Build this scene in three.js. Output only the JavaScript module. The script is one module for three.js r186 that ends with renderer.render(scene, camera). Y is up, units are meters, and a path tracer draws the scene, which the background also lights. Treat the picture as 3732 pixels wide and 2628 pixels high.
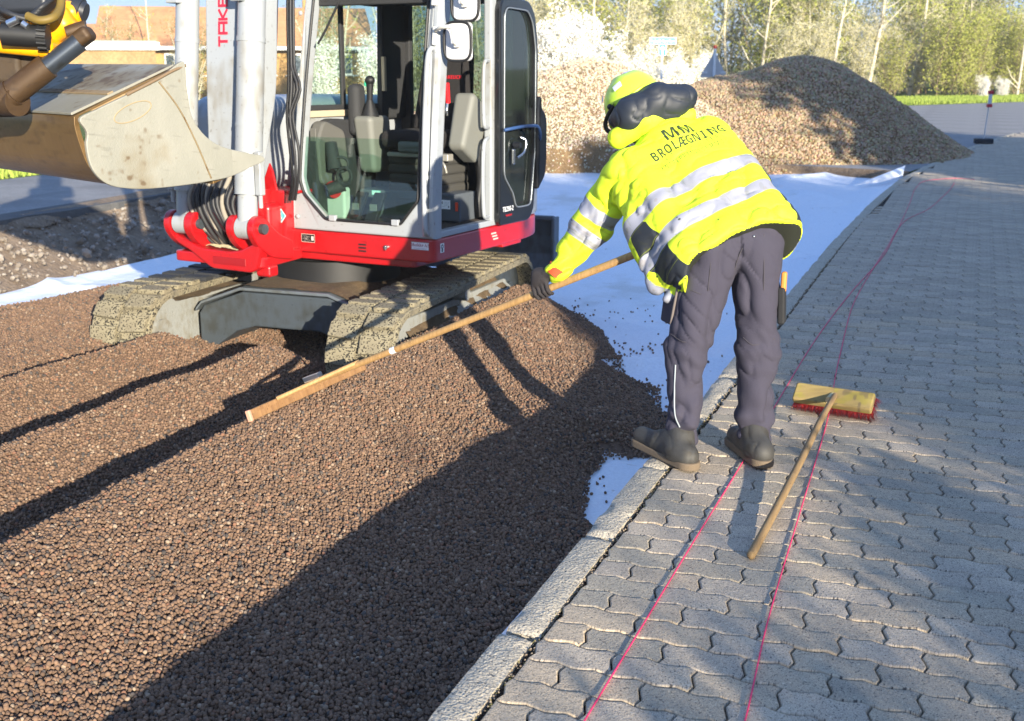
import * as THREE from 'three';
import { mergeGeometries } from 'three/addons/utils/BufferGeometryUtils.js';
import { RoundedBoxGeometry } from 'three/addons/geometries/RoundedBoxGeometry.js';

// ---------------------------------------------------------------- camera, sky, sun, exposure
const scene = new THREE.Scene();
const camera = new THREE.PerspectiveCamera(36.14, 3732 / 2628, 0.1, 900);
camera.focus = 4.4; camera.userData.fStop = 5.0;
const PITCH = 0.265, YAW = 0.391;
camera.position.set(0, 1.583, 0);
camera.lookAt(-Math.sin(YAW) * Math.cos(PITCH), 1.583 - Math.sin(PITCH), -Math.cos(YAW) * Math.cos(PITCH));
const renderer = new THREE.WebGLRenderer();
renderer.toneMapping = THREE.LinearToneMapping;
renderer.toneMappingExposure = 2.5;
renderer.shadowMap.enabled = true;

const SUN_ELEV = 12.5 * Math.PI / 180, SUN_AZ = 45 * Math.PI / 180;   // azimuth off the kerb line, behind and to the right of the camera
const SUN = new THREE.Vector3(Math.sin(SUN_AZ) * Math.cos(SUN_ELEV), Math.sin(SUN_ELEV), Math.cos(SUN_AZ) * Math.cos(SUN_ELEV));
{
  const W = 512, H = 256, d = new Float32Array(W * H * 4), v = new THREE.Vector3();
  for (let j = 0; j < H; j++) for (let i = 0; i < W; i++) {
    const th = (j + 0.5) / H * Math.PI - Math.PI / 2, ph = ((i + 0.5) / W - 0.5) * 2 * Math.PI;
    v.set(Math.cos(th) * Math.cos(ph), Math.sin(th), Math.cos(th) * Math.sin(ph));
    const up = Math.max(v.y, 0), mu = v.dot(SUN), o = (j * W + i) * 4;
    const hz = Math.exp(-up * 4.2), mie = 0.55 * Math.pow(Math.max(0, 0.5 + 0.5 * mu), 10);
    const r = 0.21 + 0.44 * hz + mie * 1.0, g = 0.43 + 0.48 * hz + mie * 0.88, b = 0.96 + 0.30 * hz + mie * 0.68;
    d[o] = r; d[o + 1] = g; d[o + 2] = b; d[o + 3] = 1;
  }
  const sky = new THREE.DataTexture(d, W, H, THREE.RGBAFormat, THREE.FloatType);
  sky.mapping = THREE.EquirectangularReflectionMapping; sky.magFilter = THREE.LinearFilter; sky.needsUpdate = true;
  scene.background = sky; scene.environment = sky;
  scene.backgroundIntensity = 0.40; scene.environmentIntensity = 0.40;
}
const sun = new THREE.DirectionalLight(new THREE.Color().setRGB(1, 0.90, 0.73), 5);
sun.position.copy(SUN).multiplyScalar(80); sun.castShadow = true; sun.shadow.radius = 1;
sun.shadow.mapSize.set(4096, 4096);
Object.assign(sun.shadow.camera, { left: -60, right: 60, top: 60, bottom: -60, near: 1, far: 260 });
scene.add(sun, sun.target);
scene.fog = new THREE.FogExp2(new THREE.Color().setRGB(0.90, 0.93, 0.97), 0.0010);

// ---------------------------------------------------------------- helpers
let seed = 7;
const rnd = () => { seed = (seed + 0x6d2b79f5) | 0; let t = Math.imul(seed ^ (seed >>> 15), 1 | seed); t = (t + Math.imul(t ^ (t >>> 7), 61 | t)) ^ t; return ((t ^ (t >>> 14)) >>> 0) / 4294967296; };
const rr = (a, b) => a + (b - a) * rnd();
const V = (x, y, z) => new THREE.Vector3(x, y, z);
const clamp = (x, a = 0, b = 1) => Math.min(b, Math.max(a, x));
const smooth = (a, b, x) => { const t = clamp((x - a) / (b - a)); return t * t * (3 - 2 * t); };
const hash = (x, y, z) => { let h = Math.imul(x, 374761393) ^ Math.imul(y, 668265263) ^ Math.imul(z, 2147483647 ^ 0x5bd1e995); h = Math.imul(h ^ (h >>> 13), 1274126177); return ((h ^ (h >>> 16)) >>> 0) / 4294967296; };
function vn(x, y, z = 0, p = 0) {          // value noise 0..1, period p when set
  const X = Math.floor(x), Y = Math.floor(y), Z = Math.floor(z), fx = x - X, fy = y - Y, fz = z - Z;
  const u = fx * fx * (3 - 2 * fx), v = fy * fy * (3 - 2 * fy), w = fz * fz * (3 - 2 * fz), m = p ? (n) => ((n % p) + p) % p : (n) => n;
  const h = (a, b, c) => hash(m(X + a), m(Y + b), Z + c), L = (a, b, t) => a + (b - a) * t;
  return L(L(L(h(0, 0, 0), h(1, 0, 0), u), L(h(0, 1, 0), h(1, 1, 0), u), v), L(L(h(0, 0, 1), h(1, 0, 1), u), L(h(0, 1, 1), h(1, 1, 1), u), v), w);
}
const fbm = (x, y, z = 0, o = 4, p = 0) => { let s = 0, a = 0.5, t = 0; for (let i = 0; i < o; i++) { s += a * vn(x, y, z + i * 17, p); t += a; x *= 2; y *= 2; z *= 2; p *= 2; a *= 0.5; } return s / t; };
function tex(size, fn, srgb = true, rep = 1) {   // fn(u, v) with u, v in 0..1 -> [r, g, b] or a number
  const d = new Uint8Array(size * size * 4);
  for (let j = 0; j < size; j++) for (let i = 0; i < size; i++) {
    let c = fn(i / size, j / size); if (typeof c === 'number') c = [c, c, c];
    const o = (j * size + i) * 4; for (let k = 0; k < 3; k++) d[o + k] = clamp(c[k]) * 255; d[o + 3] = 255;
  }
  const t = new THREE.DataTexture(d, size, size); t.wrapS = t.wrapT = THREE.RepeatWrapping; t.magFilter = THREE.LinearFilter; t.minFilter = THREE.LinearMipmapLinearFilter;
  if (srgb) t.colorSpace = THREE.SRGBColorSpace; t.repeat.set(rep, rep); t.needsUpdate = true; return t;
}
const again = (t, rep, ox = 0, oy = 0) => { const c = t.clone(); c.repeat.set(rep, rep); c.offset.set(ox, oy); c.needsUpdate = true; return c; };
const mixc = (a, b, t) => [a[0] + (b[0] - a[0]) * t, a[1] + (b[1] - a[1]) * t, a[2] + (b[2] - a[2]) * t];
const M = (color, roughness = 0.6, o = {}) => new THREE.MeshStandardMaterial({ color, roughness, ...o });
const P = (color, roughness = 0.4, o = {}) => new THREE.MeshPhysicalMaterial({ color, roughness, ...o });
function canvasTex(w, h, draw) {
  const c = document.createElement('canvas'); c.width = w; c.height = h; draw(c.getContext('2d'), w, h);
  const t = new THREE.CanvasTexture(c); t.colorSpace = THREE.SRGBColorSpace; t.anisotropy = 8; return t;
}
// uv in metres by the dominant direction of each face
function metres(g) {
  g = g.index ? g.toNonIndexed() : g; const p = g.attributes.position, n = g.attributes.normal, uv = new Float32Array(p.count * 2);
  for (let i = 0; i < p.count; i += 3) {
    const x = Math.abs(n.getX(i) + n.getX(i + 1) + n.getX(i + 2)), y = Math.abs(n.getY(i) + n.getY(i + 1) + n.getY(i + 2)), z = Math.abs(n.getZ(i) + n.getZ(i + 1) + n.getZ(i + 2));
    for (let k = i; k < i + 3; k++) {
      const a = x >= y && x >= z ? [p.getZ(k), p.getY(k)] : y >= z ? [p.getX(k), p.getZ(k)] : [p.getX(k), p.getY(k)];
      uv[k * 2] = a[0]; uv[k * 2 + 1] = a[1];
    }
  }
  g.setAttribute('uv', new THREE.BufferAttribute(uv, 2)); return g;
}
function prep(g, own) {
  if (!g.attributes.normal) g.computeVertexNormals();
  g = own && g.attributes.uv ? (g.index ? g.toNonIndexed() : g) : metres(g);
  for (const k of Object.keys(g.attributes)) if (!['position', 'normal', 'uv'].includes(k)) g.deleteAttribute(k);
  g.clearGroups?.(); return g;
}
const join = (list, own) => { list = [list].flat(9).map((g) => prep(g, own)); return list.length === 1 ? list[0] : mergeGeometries(list); };
function mesh(name, geos, material, parent, own) {
  const m = new THREE.Mesh(join(geos, own), material); m.name = name; m.castShadow = m.receiveShadow = true; (parent ?? scene).add(m); return m;
}
const taken = {};
const numbered = (n) => { const k = taken[n] = (taken[n] ?? -1) + 1; return k ? n + '_' + String(k).padStart(3, '0') : n; };
function tag(o, label, category, group) { o.name = numbered(o.name); o.userData.label = label; o.userData.category = category; if (group) o.userData.group = group; return o; }
function thing(name, label, category, [x, y, z] = [0, 0, 0], turn = 0, group) { const g = new THREE.Group(); g.name = name; g.position.set(x, y, z); g.rotation.y = turn; scene.add(g); return tag(g, label, category, group); }
const kind = (o, k) => { o.userData.kind = k; return o; };
// geometry makers
const box = (w, h, d, x = 0, y = 0, z = 0, r = 0.008) => { const g = r ? new RoundedBoxGeometry(w, h, d, 2, Math.min(r, w / 2.01, h / 2.01, d / 2.01)) : new THREE.BoxGeometry(w, h, d); return g.translate(x, y, z); };
function cyl(a, b, r0, r1 = r0, seg = 20, open = false) {
  const d = b.clone().sub(a), g = new THREE.CylinderGeometry(r1, r0, d.length(), seg, 1, open);
  g.applyQuaternion(new THREE.Quaternion().setFromUnitVectors(V(0, 1, 0), d.clone().normalize())); return g.translate((a.x + b.x) / 2, (a.y + b.y) / 2, (a.z + b.z) / 2);
}
const tube = (pts, r, seg = 24, rad = 8, closed = false) => { const g = new THREE.TubeGeometry(new THREE.CatmullRomCurve3(pts.map((p) => Array.isArray(p) ? V(...p) : p), closed, 'centripetal'), seg, r, rad, closed); return g; };
// a tube with round ends that may taper: radii along the points
function bar(pts, radii, seg = 40, rad = 12) {
  const c = new THREE.CatmullRomCurve3(pts.map((p) => Array.isArray(p) ? V(...p) : p), false, 'centripetal'), g = new THREE.TubeGeometry(c, seg, 1, rad), p = g.attributes.position, R = (t) => { const f = t * (radii.length - 1), i = Math.min(radii.length - 2, Math.floor(f)); return radii[i] + (radii[i + 1] - radii[i]) * (f - i); };
  for (let i = 0; i <= seg; i++) { const q = c.getPointAt(i / seg), s = R(i / seg); for (let k = 0; k <= rad; k++) { const o = i * (rad + 1) + k; p.setXYZ(o, q.x + (p.getX(o) - q.x) * s, q.y + (p.getY(o) - q.y) * s, q.z + (p.getZ(o) - q.z) * s); } }
  return [g, new THREE.SphereGeometry(radii[0], rad, 6).translate(...c.getPointAt(0).toArray()), new THREE.SphereGeometry(radii.at(-1), rad, 6).translate(...c.getPointAt(1).toArray())];
}
function extr(pts, depth, bevel = 0.006, holes = [], curved = false) {
  const s = new THREE.Shape(pts.map((p) => new THREE.Vector2(...p))); for (const h of holes) s.holes.push(new THREE.Path(h.map((p) => new THREE.Vector2(...p))));
  const g = new THREE.ExtrudeGeometry(s, { depth: depth - 2 * bevel, bevelEnabled: bevel > 0, bevelThickness: bevel, bevelSize: bevel, bevelOffset: -bevel, bevelSegments: 2, steps: 1, curveSegments: 8 });
  return g.translate(0, 0, bevel);
}
// profile in (z, y) extruded along x from x0 to x1
const side = (pts, x0, x1, bevel = 0.006, holes = []) => { const g = extr(pts.map(([z, y]) => [-z, y]), x1 - x0, bevel, holes.map((h) => h.map(([z, y]) => [-z, y]))); return g.rotateY(Math.PI / 2).translate(x0, 0, 0); };
// profile in (x, z) extruded upwards
const slab = (pts, y0, y1, bevel = 0.006, holes = []) => extr(pts.map(([x, z]) => [x, -z]), y1 - y0, bevel, holes.map((h) => h.map(([x, z]) => [x, -z]))).rotateX(-Math.PI / 2).translate(0, y0, 0);
function round(pts, r, n = 4) {           // rounds the corners of a polygon
  const out = [], N = pts.length;
  for (let i = 0; i < N; i++) {
    const p = new THREE.Vector2(...pts[i]), a = new THREE.Vector2(...pts[(i + N - 1) % N]).sub(p), b = new THREE.Vector2(...pts[(i + 1) % N]).sub(p), rad = Math.min(Array.isArray(r) ? r[i] : r, a.length() * 0.48, b.length() * 0.48);
    if (rad < 1e-4) { out.push(pts[i]); continue; }
    const A = p.clone().add(a.setLength(rad)), B = p.clone().add(b.setLength(rad));
    for (let k = 0; k <= n; k++) { const t = k / n, q = A.clone().multiplyScalar((1 - t) * (1 - t)).add(p.clone().multiplyScalar(2 * t * (1 - t))).add(B.clone().multiplyScalar(t * t)); out.push([q.x, q.y]); }
  }
  return out;
}
// heightfield over a rectangle; f(x, z) gives y
function field(x0, x1, z0, z1, nx, nz, f, keep) {
  const p = [], uv = [], ix = [], ok = [];
  for (let j = 0; j <= nz; j++) for (let i = 0; i <= nx; i++) { const x = x0 + (x1 - x0) * i / nx, z = z0 + (z1 - z0) * j / nz; p.push(x, f(x, z), z); uv.push(x, z); ok.push(!keep || keep(x, z)); }
  for (let j = 0; j < nz; j++) for (let i = 0; i < nx; i++) { const a = j * (nx + 1) + i, b = a + 1, c = a + nx + 1, d = c + 1; if (ok[a] || ok[b] || ok[c] || ok[d]) ix.push(a, c, b, b, c, d); }
  const g = new THREE.BufferGeometry(); g.setAttribute('position', new THREE.Float32BufferAttribute(p, 3)); g.setAttribute('uv', new THREE.Float32BufferAttribute(uv, 2)); g.setIndex(ix); g.computeVertexNormals(); return g;
}
function plainMesh(name, g, m, parent) { const o = new THREE.Mesh(g, m); o.name = name; o.castShadow = o.receiveShadow = true; (parent ?? scene).add(o); return o; }
// a smooth closed surface around a distance field (surface nets)
function blob(f, lo, hi, h) {
  const n = [0, 1, 2].map((k) => Math.ceil((hi[k] - lo[k]) / h) + 1), F = new Float32Array(n[0] * n[1] * n[2]), at = (i, j, k) => (k * n[1] + j) * n[0] + i;
  for (let k = 0; k < n[2]; k++) for (let j = 0; j < n[1]; j++) for (let i = 0; i < n[0]; i++) F[at(i, j, k)] = f(lo[0] + i * h, lo[1] + j * h, lo[2] + k * h);
  const id = new Int32Array(F.length).fill(-1), p = [], ix = [];
  const E = [[0, 1], [0, 2], [0, 4], [1, 3], [1, 5], [2, 3], [2, 6], [3, 7], [4, 5], [4, 6], [5, 7], [6, 7]];
  for (let k = 0; k < n[2] - 1; k++) for (let j = 0; j < n[1] - 1; j++) for (let i = 0; i < n[0] - 1; i++) {
    const c = []; let neg = 0; for (let q = 0; q < 8; q++) { c[q] = F[at(i + (q & 1), j + ((q >> 1) & 1), k + (q >> 2))]; if (c[q] < 0) neg++; }
    if (!neg || neg === 8) continue; let x = 0, y = 0, z = 0, m = 0;
    for (const [a, b] of E) if ((c[a] < 0) !== (c[b] < 0)) { const t = c[a] / (c[a] - c[b]); x += (a & 1) + t * ((b & 1) - (a & 1)); y += ((a >> 1) & 1) + t * (((b >> 1) & 1) - ((a >> 1) & 1)); z += (a >> 2) + t * ((b >> 2) - (a >> 2)); m++; }
    id[at(i, j, k)] = p.length / 3; p.push(lo[0] + (i + x / m) * h, lo[1] + (j + y / m) * h, lo[2] + (k + z / m) * h);
  }
  for (let k = 1; k < n[2] - 1; k++) for (let j = 1; j < n[1] - 1; j++) for (let i = 1; i < n[0] - 1; i++) {
    const a = F[at(i, j, k)] < 0, quad = (q, flip) => { if (q.some((v) => v < 0)) return; if (flip) q.reverse(); ix.push(q[0], q[1], q[2], q[0], q[2], q[3]); };
    if (a !== (F[at(i + 1, j, k)] < 0)) quad([id[at(i, j - 1, k - 1)], id[at(i, j, k - 1)], id[at(i, j, k)], id[at(i, j - 1, k)]], !a);
    if (a !== (F[at(i, j + 1, k)] < 0)) quad([id[at(i - 1, j, k - 1)], id[at(i - 1, j, k)], id[at(i, j, k)], id[at(i, j, k - 1)]], !a);
    if (a !== (F[at(i, j, k + 1)] < 0)) quad([id[at(i - 1, j - 1, k)], id[at(i, j - 1, k)], id[at(i, j, k)], id[at(i - 1, j, k)]], !a);
  }
  const g = new THREE.BufferGeometry(), e = h * 0.6, nn = [];
  for (let i = 0; i < p.length; i += 3) { const [x, y, z] = [p[i], p[i + 1], p[i + 2]], v = V(f(x + e, y, z) - f(x - e, y, z), f(x, y + e, z) - f(x, y - e, z), f(x, y, z + e) - f(x, y, z - e)).normalize(); nn.push(v.x, v.y, v.z); }
  g.setAttribute('position', new THREE.Float32BufferAttribute(p, 3)); g.setAttribute('normal', new THREE.Float32BufferAttribute(nn, 3)); g.setIndex(ix); return g;
}
const smin = (a, b, k) => { const h = Math.max(k - Math.abs(a - b), 0) / k; return Math.min(a, b) - h * h * k * 0.25; };
function capsule(a, b, ra, rb) {          // distance to a tapered capsule
  const dx = b[0] - a[0], dy = b[1] - a[1], dz = b[2] - a[2], L = dx * dx + dy * dy + dz * dz;
  return (x, y, z) => { const t = clamp(((x - a[0]) * dx + (y - a[1]) * dy + (z - a[2]) * dz) / L); return Math.hypot(x - a[0] - dx * t, y - a[1] - dy * t, z - a[2] - dz * t) - ra - (rb - ra) * t; };
}
// ---------------------------------------------------------------- surface textures
const speck = (u, v, n, k) => vn(u * n, v * n, k, n);
const tConcrete = [0, 1, 2].map((k) => tex(512, (u, v) => {
  const big = fbm(u * 4, v * 4, 3 + k, 4, 4), f = speck(u, v, 170, 9 + k), g2 = speck(u, v, 90, 40 + k), fine = vn(u * 256, v * 256, 5 + k, 256);
  let c = mixc([0.64, 0.63, 0.615], [0.78, 0.76, 0.72], big); c = c.map((q) => q * (0.86 + 0.26 * fine));
  if (f > 0.72) c = mixc(c, [0.24, 0.24, 0.25], (f - 0.72) * 4.0); if (g2 > 0.84) c = mixc(c, [0.92, 0.91, 0.87], (g2 - 0.84) * 5);
  return c;
}));
const tConcreteBump = tex(512, (u, v) => 0.35 * fbm(u * 30, v * 30, 1, 3, 30) + 0.4 * speck(u, v, 110, 7) + 0.25 * vn(u * 240, v * 240, 2, 240), false);
const tAsphalt = tex(512, (u, v) => { const f = vn(u * 230, v * 230, 3, 230), b = fbm(u * 5, v * 5, 8, 5, 5), s = speck(u, v, 120, 4); let c = 0.46 + 0.14 * b + 0.10 * (f - 0.5); if (s > 0.85) c += (s - 0.85) * 1.2; return [c, c * 0.99, c * 0.97]; });
const tGrit = tex(512, (u, v) => 0.5 * vn(u * 200, v * 200, 1, 200) + 0.5 * fbm(u * 40, v * 40, 2, 3, 40), false);
const tEarth = tex(512, (u, v) => { const b = fbm(u * 6, v * 6, 1, 6, 6), f = fbm(u * 60, v * 60, 5, 3, 60), s = speck(u, v, 70, 8); let c = mixc([0.38, 0.33, 0.28], [0.66, 0.60, 0.53], b * 0.6 + f * 0.5); if (s > 0.8) c = mixc(c, [0.72, 0.69, 0.66], (s - 0.8) * 3.5); return c; });
const tSand = tex(512, (u, v) => { const b = fbm(u * 6, v * 6, 11, 5, 6), f = fbm(u * 80, v * 80, 15, 2, 80); return mixc([0.52, 0.42, 0.31], [0.80, 0.69, 0.53], b * 0.55 + f * 0.5); });
const tGrass = tex(512, (u, v) => { const b = fbm(u * 8, v * 8, 21, 4, 8), f = vn(u * 180, v * 180, 25, 180); return mixc([0.20, 0.30, 0.08], [0.52, 0.62, 0.20], b * 0.6 + f * 0.5); });
const mPaver = tConcrete.map((t, k) => M([0xfff0dc, 0xe8ddca, 0xffecd2][k], 0.92, { map: again(t, 2.2, k * 0.31, k * 0.17), bumpMap: again(tConcreteBump, 2.2), bumpScale: 0.0018 }));
const mKerb = M(0xfff6e4, 0.94, { map: again(tConcrete[2], 1.6), bumpMap: again(tConcreteBump, 1.6), bumpScale: 0.006 });
const mJoint = M(0x5c544a, 1, { map: again(tEarth, 3), bumpMap: again(tGrit, 4), bumpScale: 0.006 });
const mAsphalt = M(0xf2f2f4, 0.93, { map: again(tAsphalt, 0.55), bumpMap: again(tGrit, 1.2), bumpScale: 0.005 });
const mEarth = M(0xf0e8de, 1, { map: again(tEarth, 0.8), bumpMap: again(tGrit, 1.1), bumpScale: 0.02 });
const mGrass = M(0xcfd2a8, 1, { map: again(tGrass, 0.3), bumpMap: again(tGrit, 1), bumpScale: 0.03 });

// ---------------------------------------------------------------- ground, road, pavement
const kerbX = (z) => z > -9 ? -1.02 : z > -16.5 ? -1.02 + 0.20 * Math.pow((-9 - z) / 7.5, 2) : z > -20 ? -0.82 + (-16.5 - z) * 0.11 : -0.435 + (-20 - z) * 0.135 + Math.pow(Math.max(0, -20 - z), 2) * 0.0035;
const floorY = (z) => -0.525 + 0.385 * smooth(-9.5, -17.4, z);
const rim = [[-1.06, 4], [-1.06, -9.3], [-0.93, -15], [-0.86, -17.6], [-3.2, -18.1], [-6.5, -16.9], [-9.55, -16.2], [-9.42, 4]];
{
  const big = [[-260, 120], [160, 120], [160, -420], [-260, -420]], s = new THREE.Shape(big.map(([x, z]) => new THREE.Vector2(x, -z)));
  s.holes.push(new THREE.Path(rim.map(([x, z]) => new THREE.Vector2(x, -z))));
  kind(mesh('ground', new THREE.ShapeGeometry(s).rotateX(-Math.PI / 2).translate(0, -0.03, 0), mGrass), 'structure');
  const flat = (name, pts, y, m, holes = []) => { const q = new THREE.Shape(pts.map(([x, z]) => new THREE.Vector2(x, -z))); for (const h of holes) q.holes.push(new THREE.Path(h.map(([x, z]) => new THREE.Vector2(x, -z)))); return kind(mesh(name, new THREE.ShapeGeometry(q).rotateX(-Math.PI / 2).translate(0, y, 0), m), 'structure'); };
  flat('road', [[-9.3, 4], [-9.42, -16.2], [-6.5, -16.9], [-3.2, -18.1], [-0.86, -17.6], [-0.44, -20], [0.1, -23.2], [1.0, -27.6], [3.5, -33], [9, -41], [42, -88], [34, -96], [1.75, -50], [-3.1, -43], [-10, -33], [-13.5, -27], [-12.4, -18], [-12.5, 4]], -0.012, mAsphalt);
  // bedding sand that shows in the joints between the pavers
  const L = [], Rr = []; for (let z = 3; z >= -34; z -= 0.5) L.push([kerbX(z) + 0.004, z]);
  flat('pavement_bed', [...L, [14, -34], [14, 3]], -0.018, mJoint);
}
// ---------------------------------------------------------------- interlocking pavers
const PL = 0.225, PW = 0.1125, PX = -0.211, PZ = -2.925;
const wave = (x) => { const t = (x - PX) / (PL / 2); return 0.0078 * Math.sin(2 * Math.PI * t) + 0.0016 * Math.sin(4 * Math.PI * t + 0.7); };
function paverGeo(half) {       // one stone of the interlocking pattern around its own middle
  const x0 = half ? 0.0 : -PL / 2, x1 = PL / 2, n = half ? 5 : 8, gap = 0.0027, end = (t) => 0.011 * Math.sin((t - 0.5) * 2 * Math.PI * 0.9) - 0.006 * (t - 0.5), out = [];
  const W0 = (x) => 0.0078 * Math.sin(2 * Math.PI * (x + PL / 2) / (PL / 2)) + 0.0016 * Math.sin(4 * Math.PI * (x + PL / 2) / (PL / 2) + 0.7);
  for (let i = 0; i <= n; i++) { const x = x0 + (x1 - x0) * i / n; out.push([x, -PW / 2 + W0(x)]); }
  for (const t of [0.28, 0.72]) out.push([x1 + end(t), -PW / 2 + PW * t + W0(x1)]);
  for (let i = n; i >= 0; i--) { const x = x0 + (x1 - x0) * i / n; out.push([x, PW / 2 + W0(x)]); }
  for (const t of [0.72, 0.28]) out.push([x0 + (half ? 0 : end(t)), -PW / 2 + PW * t + W0(x0)]);
  const N = out.length, inset = (d) => out.map((p, i) => { const a = out[(i + N - 1) % N], b = out[(i + 1) % N], tx = b[0] - a[0], tz = b[1] - a[1], l = Math.hypot(tx, tz); return [p[0] - tz / l * d, p[1] + tx / l * d]; });
  const top = inset(gap + 0.0045), bot = inset(gap), pos = [], ix = [];
  for (const p of top) pos.push(p[0], 0, p[1]); for (const p of bot) pos.push(p[0], -0.005, p[1]); for (const p of bot) pos.push(p[0], -0.024, p[1]);
  for (const t of THREE.ShapeUtils.triangulateShape(top.map((p) => new THREE.Vector2(...p)), [])) ix.push(t[0], t[2], t[1]);
  for (let r = 0; r < 2; r++) for (let i = 0; i < N; i++) { const j = (i + 1) % N, a = r * N; ix.push(a + i, a + j, a + N + i, a + j, a + N + j, a + N + i); }
  const g = new THREE.BufferGeometry(); g.setAttribute('position', new THREE.Float32BufferAttribute(pos, 3)); g.setIndex(ix); g.computeVertexNormals();
  const nn = g.attributes.normal; for (let i = 0; i < N; i++) nn.setXYZ(i, nn.getX(i) * 0.35, 1, nn.getZ(i) * 0.35); 
  if (g.attributes.normal.getY(0) < 0) throw new Error('paver is upside down');
  return g;
}
const uvShift = (g, k) => { const c = g.clone(), p = c.attributes.position, uv = []; for (let i = 0; i < p.count; i++) uv.push(p.getX(i) + 0.37 * k, p.getZ(i) + p.getY(i) + 0.53 * k); c.setAttribute('uv', new THREE.Float32BufferAttribute(uv, 2)); return c; };
const gFull = [0, 1, 2, 3, 4, 5].map((k) => uvShift(paverGeo(false), k)), gHalf = [0, 1, 2].map((k) => uvShift(paverGeo(true), k));
const pavement = new THREE.Group(); pavement.name = 'pavement'; kind(pavement, 'structure'); scene.add(pavement);
{
  const all = [], v = V();
  camera.updateMatrixWorld(); camera.updateProjectionMatrix();
  const seen = (x, z) => { v.set(x, 0, z).project(camera); return Math.abs(v.x) < 1.06 && v.y > -1.06 && v.y < 1.06; };
  for (let r = 24; r > -225; r--) {
    const z = PZ + r * PW, odd = ((r % 2) + 2) % 2, k0 = kerbX(z) + 0.012;
    for (let n = -6; n < 24; n++) {
      const x = PX + (n + 0.5) * PL + odd * PL / 2, left = x - PL / 2;
      if (x > 3.0) break; if (left + PL < k0 + 0.06) continue;
      const cut = left < k0 - 0.03;
      if (cut && Math.abs(z + 3.93) < 0.1) continue;          // stones broken out by the kerb
      all.push({ x: cut ? Math.max(x, k0) : Math.max(x, k0 + PL / 2 - 0.02), z, cut, d: Math.hypot(x, z, 1.58), seen: seen(x, z) });
    }
  }
  for (const p of all) { p.y = (rnd() - 0.5) * 0.004 + 0.003 * (fbm(p.x * 1.2, p.z * 1.2, 4, 2) - 0.5); p.rx = (rnd() - 0.5) * 0.022; p.rz = (rnd() - 0.5) * 0.014; p.ry = (rnd() - 0.5) * 0.012; p.sx = p.cut ? (p.x + PL / 2 - (kerbX(p.z) + 0.01)) / (PL / 2) : 1; }
  for (const p of all) if (p.cut) { p.sx = 1; }
  const near = all.filter((p) => p.seen).sort((a, b) => a.d - b.d).slice(0, 300), set = new Set(near), m4 = new THREE.Matrix4(), q = new THREE.Quaternion(), e = new THREE.Euler();
  let k = 0;
  for (const p of near) {
    const o = new THREE.Mesh(p.cut ? gHalf[k % 3] : gFull[k % 6], mPaver[Math.floor(rnd() * 3)]); o.name = k ? 'paver_' + String(k).padStart(3, '0') : 'paver'; k++;
    o.position.set(p.x, p.y, p.z); o.rotation.set(p.rx, p.ry, p.rz); o.castShadow = o.receiveShadow = true; pavement.add(o);
  }
  const rest = all.filter((p) => !set.has(p));
  [[false, gFull], [true, gHalf]].forEach(([cut, G]) => {
    const list = rest.filter((p) => p.cut === cut), im = new THREE.InstancedMesh(G[0], mPaver[0], list.length); im.name = cut ? 'cut_paver_rows' : 'paver_rows'; im.castShadow = im.receiveShadow = true; kind(im, 'stuff');
    list.forEach((p, i) => { m4.compose(V(p.x, p.y, p.z), q.setFromEuler(e.set(p.rx, p.ry + (rnd() < 0.0 ? Math.PI : 0), p.rz)), V(1, 1, 1)); im.setMatrixAt(i, m4); const c = rr(0.86, 1.08); im.setColorAt(i, new THREE.Color().setRGB(c, c, c * rr(0.97, 1.0))); });
    pavement.add(im);
  });
}
// ---------------------------------------------------------------- kerb stones
const kerb = new THREE.Group(); kerb.name = 'kerb'; kind(kerb, 'structure'); scene.add(kerb);
{
  const stone = (k) => {
    const g = new THREE.BoxGeometry(0.104, 0.30, 0.712, 5, 6, 30), p = g.attributes.position;
    for (let i = 0; i < p.count; i++) {
      let x = p.getX(i), y = p.getY(i), z = p.getZ(i); const ex = Math.abs(x) / 0.052, ey = (y + 0.15) / 0.3, ez = Math.abs(z) / 0.356;
      const n = fbm(x * 18 + k * 9, y * 18, z * 18, 3) - 0.5, c = fbm(z * 5 + k * 31, x * 4, 2, 3);
      if (ey > 0.95) { y += n * 0.007 - 0.003; if (ex > 0.95) { y -= 0.0045 + 0.016 * Math.max(0, c - 0.54) * 4; x *= 1 - 0.015 - 0.30 * Math.max(0, c - 0.55); } else if (ex > 0.5) y -= 0.0005 + 0.006 * Math.max(0, c - 0.55) * 3; if (ez > 0.97) y -= 0.008 + 0.012 * rnd(); }
      else x += n * 0.008; if (ez > 0.97) z += (n - 0.1 * Math.sign(z)) * 0.012;
      p.setXYZ(i, x, y, z);
    }
    const a = g.toNonIndexed(); g.computeVertexNormals(); return metres(g);
  };
  const variants = [1, 2, 3, 4, 5].map(stone); let n = 0;
  for (let z = -0.83; z > -28; z -= 0.722, n++) {
    const a = kerbX(z + 0.36), b = kerbX(z - 0.36), o = new THREE.Mesh(variants[(n * 3) % 5], mKerb); o.name = n ? 'kerb_stone_' + String(n).padStart(3, '0') : 'kerb_stone';
    o.position.set((a + b) / 2 - 0.044 + rr(-0.004, 0.004), -0.147 + rr(-0.004, 0.006), z - 0.01); o.rotation.y = Math.atan2(a - b, 0.72) + rr(-0.006, 0.006); if (n % 2) o.rotation.y += Math.PI;
    o.castShadow = o.receiveShadow = true; kerb.add(o);
  }
}
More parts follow.
